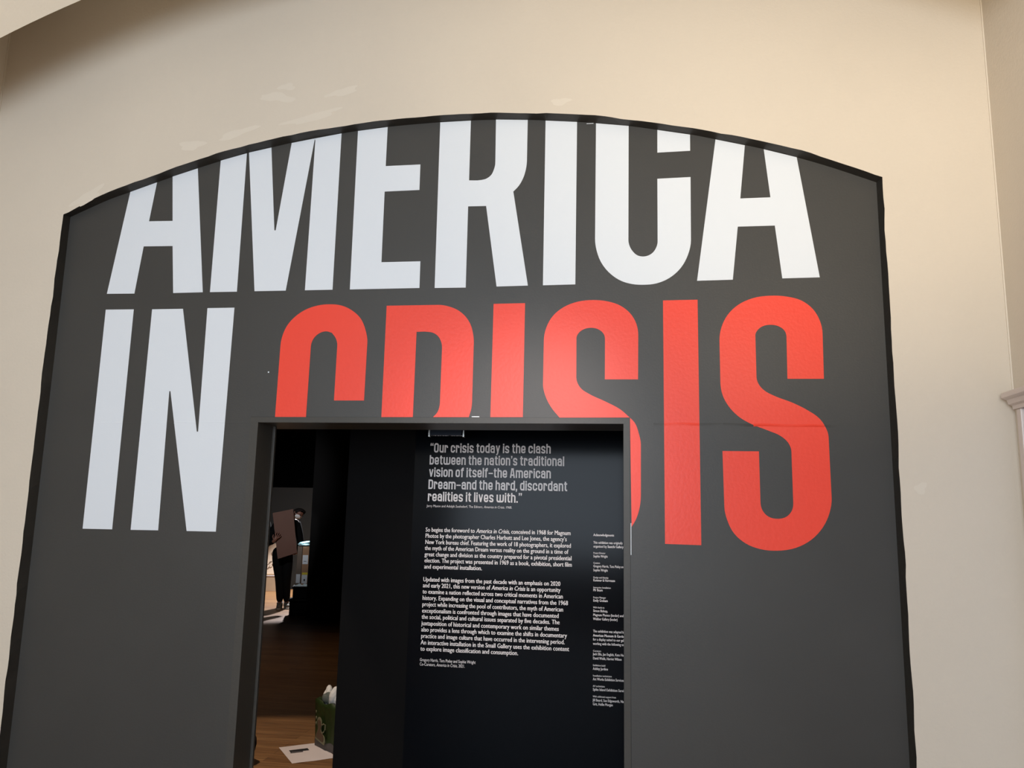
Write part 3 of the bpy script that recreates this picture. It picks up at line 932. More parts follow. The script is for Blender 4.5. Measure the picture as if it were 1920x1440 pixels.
def glyph(ch):
    w = 0.53
    W, r, T = w - A_, 0.19, XH - A_
    if ch in 'cC':
        t = T if ch == 'c' else CAP - A_
        return w, stroke([(W, t * 0.66), (W, t, r), (A_, t, r), (A_, A_, r), (W, A_, r), (W, t * 0.42)])
    if ch == 'o':
        return w, stroke([(W, T, r), (A_, T, r), (A_, A_, r), (W, A_, r)], True)
    if ch == 'O':
        return w + 0.03, stroke([(W + 0.03, CAP - A_, r), (A_, CAP - A_, r), (A_, A_, r), (W + 0.03, A_, r)], True)
    if ch == 'D':
        return w + 0.03, stroke([(W + 0.03, CAP - A_, r), (A_, CAP - A_), (A_, A_), (W + 0.03, A_, r)], True)
    if ch == 'e':
        return w, stroke([(W, 0.24), (W, A_, r), (A_, A_, r), (A_, T, r), (W, T, r), (W, 0.37), (A_, 0.37)], w=ST)
    if ch == 's':
        return w - 0.02, stroke([(W - 0.02, T * 0.74), (W - 0.02, T, r), (A_, T, r), (A_, T * 0.58, 0.14), (W - 0.02, T * 0.46, 0.14), (W - 0.02, A_, r), (A_, A_, r), (A_, T * 0.30)])
    if ch == 'a':
        return w, stroke([(A_, T * 0.74), (A_, T, r), (W, T, r), (W, 0)]) + stroke([(W, 0.45), (A_, 0.45, 0.13), (A_, A_, 0.15), (W, A_ + 0.02)], w=ST * 0.92)
    if ch == 'u':
        return w, stroke([(A_, XH), (A_, A_, r), (W, A_ + 0.0, 0.12), (W, 0.2)]) + rect(W - A_, 0, W + A_, XH)
    if ch == 'n':
        return w, rect(0, 0, ST, XH) + stroke([(A_, T - 0.04), (A_ + 0.02, T, 0.05), (W, T, r), (W, 0)])
    if ch == 'h':
        return w, rect(0, 0, ST, CAP) + stroke([(A_, T - 0.04), (A_ + 0.02, T, 0.05), (W, T, r), (W, 0)])
    if ch == 'm':
        x2 = W + (W - A_) * 0.92
        return x2 + A_, rect(0, 0, ST, XH) + stroke([(A_, T), (W * 0.96, T, r), (W * 0.96, 0)]) + stroke([(W * 0.96 - 0.02, T), (x2, T, r), (x2, 0)])
    if ch == 'r':
        return 0.43, rect(0, 0, ST, XH) + stroke([(A_, T - 0.02), (0.43 - A_, T, 0.16), (0.43 - A_, 0.50)])
    if ch == 'b':
        return w, rect(0, 0, ST, CAP) + stroke([(W, T, r), (A_, T), (A_, A_), (W, A_, r)], True)
    if ch == 'd':
        return w, rect(W - A_, 0, W + A_, CAP) + stroke([(W, T), (A_, T, r), (A_, A_, r), (W, A_)], True)
    if ch == 'l':
        return ST, rect(0, 0, ST, CAP)
    if ch == 'i':
        return ST, rect(0, 0, ST, XH - 0.04) + rect(0, XH + 0.01, ST, CAP - 0.01)
    if ch == 't':
        return 0.36, stroke([(0.15, 0.96), (0.15, A_, 0.14), (0.36, A_)]) + rect(0, XH - 0.14, 0.36, XH)
    if ch == 'f':
        return 0.36, stroke([(0.15, 0), (0.15, CAP - A_, 0.14), (0.36, CAP - A_)]) + rect(0, XH - 0.14, 0.36, XH)
    if ch == 'w':
        x2 = W + (W - A_) * 0.92
        return x2 + A_, stroke([(A_, XH), (A_, A_, r), (W * 0.96, A_)]) + rect(W * 0.96 - A_, 0.03, W * 0.96 + A_, XH) + stroke([(W * 0.96, A_), (x2, A_, r), (x2, XH)])
    if ch == 'v':
        return w, stroke([(A_ * 0.9, XH), (w / 2, -0.0 + A_ * 0.2)], w=ST * 0.94) + stroke([(w - A_ * 0.9, XH), (w / 2, A_ * 0.2)], w=ST * 0.94)
    if ch == 'y':
        return w, stroke([(A_, XH), (w / 2 + 0.01, 0.0)], w=ST * 0.94) + stroke([(w - A_, XH), (w / 2 - 0.05, -0.10, 0.08), (0.10, -0.19)], w=ST * 0.9)
    if ch == 'A':
        return w + 0.06, stroke([(A_ * 0.9, 0), (0.24, CAP)], w=ST * 0.95) + stroke([(w + 0.06 - A_ * 0.9, 0), (0.35, CAP)], w=ST * 0.95) + rect(0.16, 0.22, 0.44, 0.36) + rect(0.2, CAP - 0.14, 0.39, CAP)
    if ch == '—':
        return 0.52, rect(0.0, 0.37, 0.52, 0.50)
    if ch == '.':
        return ST, rect(0, 0, ST, 0.17)
    if ch == ',':
        return ST, rect(0, 0, ST, 0.17) + [(Vector((0.02, 0)), Vector((ST, 0)), Vector((ST * 0.6, -0.15)), Vector((0.0, -0.15)))]
    if ch in '’”':
        k = 1 if ch == '’' else 2
        q = []
        for i in range(k):
            x = i * 0.22
            q += rect(x, CAP - 0.14, x + 0.15, CAP) + [(Vector((x + 0.03, CAP - 0.14)), Vector((x + 0.15, CAP - 0.14)), Vector((x + 0.1, CAP - 0.28)), Vector((x, CAP - 0.28)))]
        return 0.22 * k - 0.07, q
    if ch == '“':
        q = []
        for i in range(2):
            x = i * 0.22
            q += rect(x, CAP - 0.28, x + 0.15, CAP - 0.14) + [(Vector((x, CAP - 0.14)), Vector((x + 0.12, CAP - 0.14)), Vector((x + 0.15, CAP)), Vector((x + 0.05, CAP)))]
        return 0.37, q
    return 0.2, []


def quote_line(bm, s, x0, x1, z, size):
    pos, quads = 0.0, []
    for ch in s:
        if ch == ' ':
            pos += 0.24
            continue
        w, q = glyph(ch)
        for k, a in enumerate(q):
            quads.append(([p + Vector((pos, 0)) for p in a], k))
        pos += w + 0.095
    width = pos - 0.095
    sx = (x1 - x0) / width
    for a, k in quads:
        vs = [bm.verts.new((x0 + p.x * sx, TY - 0.00006 * k, z + p.y * size)) for p in a]
        bm.faces.new(vs)


bm = bmesh.new()
for s, x0, x1, z in QUOTE:
    quote_line(bm, s, x0, x1, z, 0.0605)
obj('quotation', bm, M['lettering'], panel)
bm = bmesh.new()
for s, x0, x1, z in QUOTE_CREDIT:
    text_line(bm, s, x0, x1, z, 0.0215, 0.0)
obj('quotation_credit', bm, M['lettering'], panel)
bm = bmesh.new()
for s, x0, x1, z in BODY_ONE:
    text_line(bm, s, x0, x1, z, 0.0385, 0.024)
obj('paragraph', bm, M['lettering'], panel)
bm = bmesh.new()
for s, x0, x1, z in BODY_TWO:
    text_line(bm, s, x0, x1, z, 0.0385, 0.024)
obj('paragraph', bm, M['lettering'], panel)
bm = bmesh.new()
for s, x0, x1, z in CURATOR_CREDIT:
    text_line(bm, s, x0, x1, z, 0.0265, 0.006)
obj('curator_credit', bm, M['lettering'], panel)
bm, last = None, None
for s, rest, cls, x1, z in ACKNOWLEDGMENTS:
    size, bold = {'h': (0.0215, 0.034), 'r': (0.0215, 0.020), 's': (0.0150, 0.012)}[cls]
    if bm is not None and last - z > 0.034:
        obj('acknowledgment', bm, M['lettering'], panel)
        bm = None
    if bm is None:
        bm = bmesh.new()
    text_line(bm, s, ACK_X, x1, z, size, bold, rest, 0.036)
    last = z
obj('acknowledgment', bm, M['lettering'], panel)

# fitting hanging just behind the lintel
fit = thing('hanging_bracket', 'dark glossy bar tinted with the blue of the reflected window, with bright steel end plates hanging below the door lintel', 'bracket', (-1.076, 4.6, 2.045))
obj('bar', new_box(-0.100, 0.094, -0.02, 0.02, 0.004, 0.12, bevel=0.003), M['window_tint_glass'], fit)
for x in (-0.112, 0.098):
    obj('end_plate', new_box(x, x + 0.010, -0.012, 0.012, -0.003, 0.135, bevel=0.001), M['steel'], fit)
bm = bmesh.new()
for x in (-0.08, 0.08):
    tube(bm, [(x, 0, 0.12), (x, 0, GZ - 2.045)], 0.006)
obj('drop_rod', bm, M['black_plastic'], fit)

# ================================================================ door in the right wall
dr = thing('door_2', 'cool white door with a moulded cornice on the right wall', None, (RIGHT_X, 0, 0), kind='structure')
prof = [(0.0, 2.105), (0.028, 2.105), (0.030, 2.122), (0.046, 2.128), (0.050, 2.142), (0.052, 2.147), (0.066, 2.152), (0.074, 2.156), (0.074, 2.176), (0.070, 2.180), (0.0, 2.182)]
bm = bmesh.new()
y0, y1 = 2.45, 3.80
a = [bm.verts.new((-d_, y0, z)) for d_, z in prof]
b = [bm.verts.new((-d_, y1, z)) for d_, z in prof]
bm.faces.new(a)
bm.faces.new(b)
for i in range(len(prof)):
    j = (i + 1) % len(prof)
    bm.faces.new((a[i], a[j], b[j], b[i]))
obj('cornice', bm, M['moulding'], dr)
obj('casing', new_box(-0.022, 0.0, 3.745, 3.785, 0, 2.105, bevel=0.004), M['moulding'], dr)
obj('casing', new_box(-0.022, 0.0, 2.47, 2.52, 0, 2.105, bevel=0.004), M['moulding'], dr)
leaf = obj('door_leaf', new_box(-0.010, 0.0, 2.52, 3.745, 0.01, 2.10), M['door_white'], dr)
obj('hinge', new_box(-0.014, -0.0095, 3.60, 3.70, 1.56, 1.615), M['brass'], leaf)
# ================================================================ things on the gallery floor
# green bag with crumpled paper, on and behind the sheet of paper
ang = math.atan2(5.345 - 5.492, -1.956 + 2.137)
bag = thing('shopping_bag', 'dark green printed shopping bag full of crumpled paper on the floor behind the partition', 'bag', (-2.137, 5.492, 0.004), ang)
BW, BD, BH = 0.30, 0.17, 0.30


def bag_shell(bm, z0, z1, off, rows=8, cols=14):
    """four soft sides of the bag"""
    per = []
    for k in range(cols):
        per.append((BW * k / cols, 0))
    for k in range(cols // 2):
        per.append((BW, BD * k / (cols // 2)))
    for k in range(cols):
        per.append((BW - BW * k / cols, BD))
    for k in range(cols // 2):
        per.append((0, BD - BD * k / (cols // 2)))
    ringv = []
    for i in range(rows + 1):
        z = z0 + (z1 - z0) * i / rows
        q = []
        for k, (x, y) in enumerate(per):
            t = z / BH
            bul = 0.012 * math.sin(k * 0.9) * math.sin(t * 5 + k) * min(t * 2, 1)
            cx, cy = BW / 2, BD / 2
            dx, dy = (x - cx), (y - cy)
            ll = math.hypot(dx, dy)
            s = 1 + 0.10 * t + (bul + off) / ll
            q.append(bm.verts.new((cx + dx * s, cy + dy * s, z + (0.012 * math.sin(k * 0.8) if i == rows else 0))))
        ringv.append(q)
    for a, b in zip(ringv, ringv[1:]):
        for k in range(len(per)):
            bm.faces.new((a[k], a[(k + 1) % len(per)], b[(k + 1) % len(per)], b[k]))
    return ringv


bm = bmesh.new()
outer_r = bag_shell(bm, 0.03, BH, 0.0)
inner_r = bag_shell(bm, 0.12, BH, -0.006, rows=5)
for k in range(len(outer_r[-1])):
    kk = (k + 1) % len(outer_r[-1])
    bm.faces.new((outer_r[-1][k], outer_r[-1][kk], inner_r[-1][kk], inner_r[-1][k]))
bm.faces.new(inner_r[0])
obj('bag_body', bm, M['bag_green'], bag, smooth=True)
bm = bmesh.new()
rr = bag_shell(bm, 0.0, 0.045, 0.003, rows=2)
bm.faces.new(rr[0])
obj('bag_base', bm, M['bag_grey'], bag, smooth=True)


def bag_print(pts, y, m, name):
    bm = bmesh.new()
    slab(bm, smooth_outline(pts, 3, 70), y, y + 0.004)
    return obj(name, bm, m, bag)


VASE = [(0.03, 0.055), (0.05, 0.10), (0.062, 0.125), (0.052, 0.155), (0.05, 0.19), (0.07, 0.20), (0.10, 0.185), (0.108, 0.155), (0.10, 0.125), (0.115, 0.105), (0.15, 0.085), (0.16, 0.06), (0.15, 0.035), (0.09, 0.045)]
bag_print([(x * 1.0, z - 0.002) for x, z in VASE], -0.020, M['bag_print'], 'printed_figure')
cx = sum(p[0] for p in VASE) / len(VASE)
cz = sum(p[1] for p in VASE) / len(VASE)
bag_print([(cx + (x - cx) * 0.76, cz + (z - cz) * 0.80) for x, z in VASE], -0.023, M['bag_brown'], 'printed_figure_fill')
bm = bmesh.new()
tube(bm, [(0.112, -0.019, 0.155), (0.135, -0.02, 0.165), (0.158, -0.02, 0.165), (0.156, -0.02, 0.135), (0.14, -0.02, 0.115), (0.125, -0.02, 0.108)], 0.0045, 6)
obj('printed_loop', bm, M['bag_print'], bag)
for sc, (px, pz) in enumerate([(-0.006, 0.22), (-0.002, 0.18), (0.0, 0.145)]):
    bm = bmesh.new()
    ellipsoid(bm, (px + 0.004, 0.012, pz), (0.010, 0.02, 0.02), 10, 8)
    obj('printed_leaf', bm, M['bag_print'], bag, smooth=True)


def crumple(name, c, r, m, label, seed, spikes=0.28):
    rnd = random.Random(seed)
    bm = bmesh.new()
    q = bmesh.ops.create_icosphere(bm, subdivisions=3, radius=1.0)
    dirs = [Vector((rnd.gauss(0, 1), rnd.gauss(0, 1), rnd.gauss(0, 1))).normalized() for _ in range(14)]
    for v in q['verts']:
        d_ = v.co.normalized()
        k = 1 + spikes * (max(d_.dot(e) for e in dirs) - 0.75) * 2.2
        v.co = Vector((d_.x * r[0] * k, d_.y * r[1] * k, d_.z * r[2] * k))
    o = obj(name, bm, m)
    o.location = c
    return tag(o, label, 'paper')


Rb = Matrix.Rotation(ang, 3, 'Z')
base = Vector((-2.137, 5.492, 0))
crumple('crumpled_paper', base + Rb @ Vector((0.045, 0.06, 0.32)), (0.034, 0.038, 0.066), M['crumple'], 'crumpled white paper rising on the left side of the green bag', 3, 0.35)
crumple('crumpled_paper', base + Rb @ Vector((0.145, 0.06, 0.32)), (0.045, 0.040, 0.072), M['crumple'], 'crumpled white paper beside the partition edge in the green bag', 5, 0.35)
crumple('dark_wrapper', base + Rb @ Vector((0.085, 0.030, 0.312)), (0.034, 0.014, 0.038), M['grey_print'], 'grey green wrapper poking out of the front of the green bag', 8, 0.6)

# sheet of paper on the floor
sheet = thing('paper_sheet', 'white printed sheet of paper lying on the floorboards before the green bag', 'paper', (-2.14, 5.32, 0.0))
bm = bmesh.new()
C4 = [Vector((-2.355, 5.396, 0)), Vector((-2.125, 5.089, 0)), Vector((-1.896, 5.262, 0)), Vector((-2.128, 5.569, 0))]
n = 10
g = []
for i in range(n + 1):
    row = []
    for j in range(n + 1):
        p = C4[0].lerp(C4[1], i / n).lerp(C4[3].lerp(C4[2], i / n), j / n) - Vector((-2.14, 5.32, 0))
        p.z = 0.0012 + 0.0012 * math.sin(i * 0.7) * math.sin(j * 0.9)
        row.append(bm.verts.new(p))
    g.append(row)
for i in range(n):
    for j in range(n):
        bm.faces.new((g[i][j], g[i + 1][j], g[i + 1][j + 1], g[i][j + 1]))
sh = obj('sheet', bm, M['paper'], sheet)
bm = bmesh.new()
e1, e2 = (C4[3] - C4[0]).normalized(), (C4[1] - C4[0]).normalized()


def on_sheet(bm, c, w, h):
    v = [bm.verts.new(Vector((c[0], c[1], 0)) - Vector((-2.14, 5.32, 0)) + e1 * a * w + e2 * b * h + Vector((0, 0, 0.0035))) for a, b in ((-1, -1), (1, -1), (1, 1), (-1, 1))]
    bm.faces.new(v)


on_sheet(bm, (-2.195, 5.36), 0.062, 0.022)
on_sheet(bm, (-2.192, 5.315), 0.042, 0.006)
obj('printed_block', bm, M['print_black'], sheet)

# dark bag behind the left jamb
def soft_bag(name, loc, r, m, label, seed):
    rnd = random.Random(seed)
    t = thing(name, label, 'bag', loc)
    bm = bmesh.new()
    q = bmesh.ops.create_icosphere(bm, subdivisions=3, radius=1.0)
    for v in q['verts']:
        d_ = v.co.normalized()
        k = 1 + 0.06 * math.sin(d_.x * 5 + seed) * math.sin(d_.z * 6) + rnd.uniform(-0.015, 0.015)
        p = Vector([math.copysign(abs(c_) ** 0.75, c_) for c_ in d_])
        v.co = Vector((p.x * r[0] * k, p.y * r[1] * k, max(0.0, (p.z * 0.9 * k + 0.9) * r[2])))
    obj('bag_body', bm, m, t, smooth=True)
    bm = bmesh.new()
    tube(bm, [(-r[0] * 0.4, 0, r[2] * 1.6), (-r[0] * 0.3, 0, r[2] * 1.95), (r[0] * 0.3, 0, r[2] * 1.95), (r[0] * 0.4, 0, r[2] * 1.6)], 0.009, 8)
    obj('handle', bm, m, t, smooth=True)
    return t


b1 = soft_bag('rucksack', (-2.51, 5.02, 0), (0.155, 0.10, 0.125), M['black_cloth'], 'black rucksack on the floor close behind the left door jamb', 2)
bm = bmesh.new()
ellipsoid(bm, (0.118, -0.075, 0.165), (0.006, 0.006, 0.009), 8, 6)
obj('buckle', bm, M['steel'], b1)
soft_bag('cloth_bag', (-4.68, 9.6, 0), (0.15, 0.12, 0.17), M['black_cloth'], 'black cloth bag on the dim boards behind the left jamb, nearer than the people', 4)

# black crates with two cartons
def crate(name, loc, w, d_, h, rz, label):
    t = thing(name, label, 'crate', loc, rz, 'black crates under the cartons')
    bm = bmesh.new()
    box(bm, -w / 2, w / 2, -d_ / 2, d_ / 2, 0, h * 0.94, bevel=0.012)
    obj('crate_body', bm, M['black_plastic'], t)
    bm = bmesh.new()
    box(bm, -w / 2 - 0.012, w / 2 + 0.012, -d_ / 2 - 0.012, d_ / 2 + 0.012, h * 0.86, h, bevel=0.008)
    obj('rim', bm, M['black_plastic'], t)
    return t


CR = math.radians(20)
cc = Vector((-4.945, 11.85, 0))
crate('storage_crate', cc, 0.36, 0.30, 0.25, CR, 'lower black crate on the floor beside the person')
crate('storage_crate', cc + Vector((0.008, 0, 0.25)), 0.30, 0.28, 0.19, CR, 'upper black crate directly under the two cartons')


def carton(loc, w, d_, h, rz, m, label):
    t = thing('cardboard_carton', label, 'carton', loc, rz, 'cartons standing on the black crates')
    bm = new_box(-w / 2, w / 2, -d_ / 2, d_ / 2, 0, h, bevel=0.004)
    obj('carton_body', bm, m, t)
    return t


RC = Matrix.Rotation(CR, 3, 'Z')
c1 = carton(cc + RC @ Vector((-0.075, -0.05, 0.44)), 0.07, 0.16, 0.60, CR, M['brown_card'], 'narrow grey brown carton standing next to the person')
c2 = carton(cc + RC @ Vector((0.040, -0.05, 0.44)), 0.15, 0.16, 0.60, CR, M['red_card'], 'tall brown carton with white and yellow labels beside the black screen')
obj('label', new_box(-0.033, 0.026, -0.0815, -0.08, 0.05, 0.18), M['label_white'], c1)
obj('label', new_box(-0.068, 0.012, -0.0815, -0.08, 0.33, 0.465), M['label_white'], c2)
obj('label', new_box(-0.066, 0.015, -0.0815, -0.08, 0.045, 0.175), M['label_white'], c2)
tag(obj('label', new_box(-0.064, 0.018, -0.0822, -0.08, 0.172, 0.205), M['label_yellow'], c2), 'yellow label strip')
obj('printed_mark', new_box(-0.035, -0.015, -0.0825, -0.08, 0.08, 0.11), M['print_black'], c2)
obj('printed_line', new_box(-0.05, -0.01, -0.0825, -0.08, 0.37, 0.376), M['print_black'], c2)


def crumpled_strip(name, loc, w, d_, h, rz, m, label, cat, seed, nx=22, ny=8):
    rnd = random.Random(seed)
    bm = bmesh.new()
    top, bot = [], []
    for i in range(nx + 1):
        rt, rb = [], []
        for j in range(ny + 1):
            x = -w / 2 + w * i / nx
            y = -d_ / 2 + d_ * j / ny
            edge = min(i, nx - i, 3) / 3 * min(j, ny - j, 2) / 2
            z = h * (0.35 + 0.65 * edge) * (0.75 + 0.35 * math.sin(i * 0.8 + seed) * math.cos(j * 1.3) + rnd.uniform(-0.12, 0.12))
            rt.append(bm.verts.new((x + rnd.uniform(-1, 1) * 0.004, y, z)))
            rb.append(bm.verts.new((x, y, 0.0)))
        top.append(rt)
        bot.append(rb)
    for i in range(nx):
        for j in range(ny):
            bm.faces.new((top[i][j], top[i + 1][j], top[i + 1][j + 1], top[i][j + 1]))
            bm.faces.new((bot[i][j], bot[i + 1][j], bot[i + 1][j + 1], bot[i][j + 1]))
    for i in range(nx):
        for j in (0, ny):
            bm.faces.new((top[i][j], top[i + 1][j], bot[i + 1][j], bot[i][j]))
    for j in range(ny):
        for i in (0, nx):
            bm.faces.new((top[i][j], top[i][j + 1], bot[i][j + 1], bot[i][j]))
    o = obj(name, bm, m)
    o.location = loc
    o.rotation_euler = (0, 0, rz)
    return tag(o, label, cat)


bm = bmesh.new()
fold = [(0.105, 0.070), (0.06, 0.060), (0.0, 0.051), (-0.06, 0.041), (-0.095, 0.033), (-0.112, 0.024), (-0.10, 0.016), (-0.05, 0.016), (0.0, 0.018), (0.06, 0.020), (0.105, 0.024)]
rows_ = []
for k in range(9):
    y = -0.095 + 0.19 * k / 8
    up_, dn_ = [], []
    for i_, (x, z) in enumerate(fold):
        a_ = Vector(fold[max(i_ - 1, 0)])
        b_ = Vector(fold[min(i_ + 1, len(fold) - 1)])
        d_ = (b_ - a_).normalized()
        nn = Vector((-d_.y, d_.x)) * 0.0145
        wob = 0.004 * math.sin(k * 1.1 + i_ * 0.8)
        up_.append(bm.verts.new((x + nn.x, y, z + nn.y + wob * (z > 0.03))))
        dn_.append(bm.verts.new((x - nn.x, y, z - nn.y + wob * (z > 0.03))))
    rows_.append(up_ + dn_[::-1])
m_ = len(rows_[0])
for a_, b_ in zip(rows_, rows_[1:]):
    for k in range(m_):
        bm.faces.new((a_[k], a_[(k + 1) % m_], b_[(k + 1) % m_], b_[k]))
bm.faces.new(rows_[0])
bm.faces.new(rows_[-1])
ps = obj('plastic_sheet', bm, M['cyan_cloth'], smooth=True)
ps.location = cc + RC @ Vector((0.012, -0.045, 1.041))
ps.rotation_euler = (0, 0, CR)
tag(ps, 'brightly lit pale cyan folded plastic sheet on top of the cartons', 'plastic sheet')
crumpled_strip('plastic_film', cc + RC @ Vector((0.0, -0.146, 0.4405)), 0.235, 0.022, 0.042, CR, M['plastic_film'], 'crumpled clear plastic film along the foot of the cartons', 'plastic film', 6, ny=4)

# tan box and wrapped parcel at the far left
tb = thing('cardboard_box', 'tan cardboard box on the lit floor left of the person', 'box', (-7.05, 15.1, 0), math.radians(12))
obj('box_body', new_box(-0.26, 0.24, -0.12, 0.16, 0, 0.29, bevel=0.004), M['tan_card'], tb)
obj('box_flap', new_box(-0.26, 0.24, -0.125, -0.10, 0.288, 0.304), M['paper'], tb)
wp = thing('wrapped_parcel', 'cream wrapped parcel with dark scrawls standing on the tan box', 'parcel', (-7.06, 15.12, 0.304), math.radians(12))
bm = bmesh.new()
box(bm, -0.26, 0.24, -0.05, 0.05, 0, 0.62, bevel=0.02)
obj('wrapping', bm, M['cream_parcel'], wp)
rnd = random.Random(4)
for k in range(7):
    x, z = rnd.uniform(-0.15, 0.16), rnd.uniform(0.12, 0.48)
    pts = [(x + 0.05 * math.sin(i * 0.9 + k) + 0.012 * i * math.cos(k), -0.053, z + 0.05 * math.cos(i * 0.7 + 2 * k)) for i in range(6)]
    bm = bmesh.new()
    tube(bm, pts, 0.0045, 5)
    obj('scrawl', bm, M['parcel_mark'], wp)


# ================================================================ people
def hand_joints(J, B, wrist, palm_dir, side, spread, curl, s=1.0):
    """palm and five separate fingers hung on joint index `wrist`"""
    w = Vector(J[wrist][:3])
    f = palm_dir.normalized()
    u = (side - f * side.dot(f)).normalized()
    nrm = f.cross(u).normalized()
    p = len(J)
    pc = w + f * 0.045 * s
    J.append((*pc, 0.030 * s, 0.018 * s))
    B.append((wrist, p))
    for i, (ln, off) in enumerate(((0.068, -0.03), (0.078, -0.01), (0.073, 0.01), (0.058, 0.028))):
        k = len(J)
        b0 = w + f * 0.085 * s + u * off * s
        b1 = b0 + (f * math.cos(curl * 0.5) + nrm * math.sin(curl * 0.5)) * ln * 0.55 * s + u * off * spread * s
        b2 = b1 + (f * math.cos(curl) + nrm * math.sin(curl)) * ln * 0.45 * s
        J.append((*b0, 0.0095 * s))
        J.append((*b1, 0.0085 * s))
        J.append((*b2, 0.007 * s))
        B += [(p, k), (k, k + 1), (k + 1, k + 2)]
    k = len(J)
    t0 = w + f * 0.03 * s - u * 0.034 * s
    t1 = t0 - u * 0.026 * s + f * 0.028 * s + nrm * 0.01 * s
    t2 = t1 + f * 0.03 * s - u * 0.006 * s + nrm * 0.012 * s
    J.append((*t0, 0.011 * s))
    J.append((*t1, 0.0095 * s))
    J.append((*t2, 0.008 * s))
    B += [(p, k), (k, k + 1), (k + 1, k + 2)]


def add_head(body_parent, c, fwd, s=1.0):
    """head parts that ride on the body: eyes, nose are modelled in the face mesh of the body"""
    pass


LEAN = 0.059


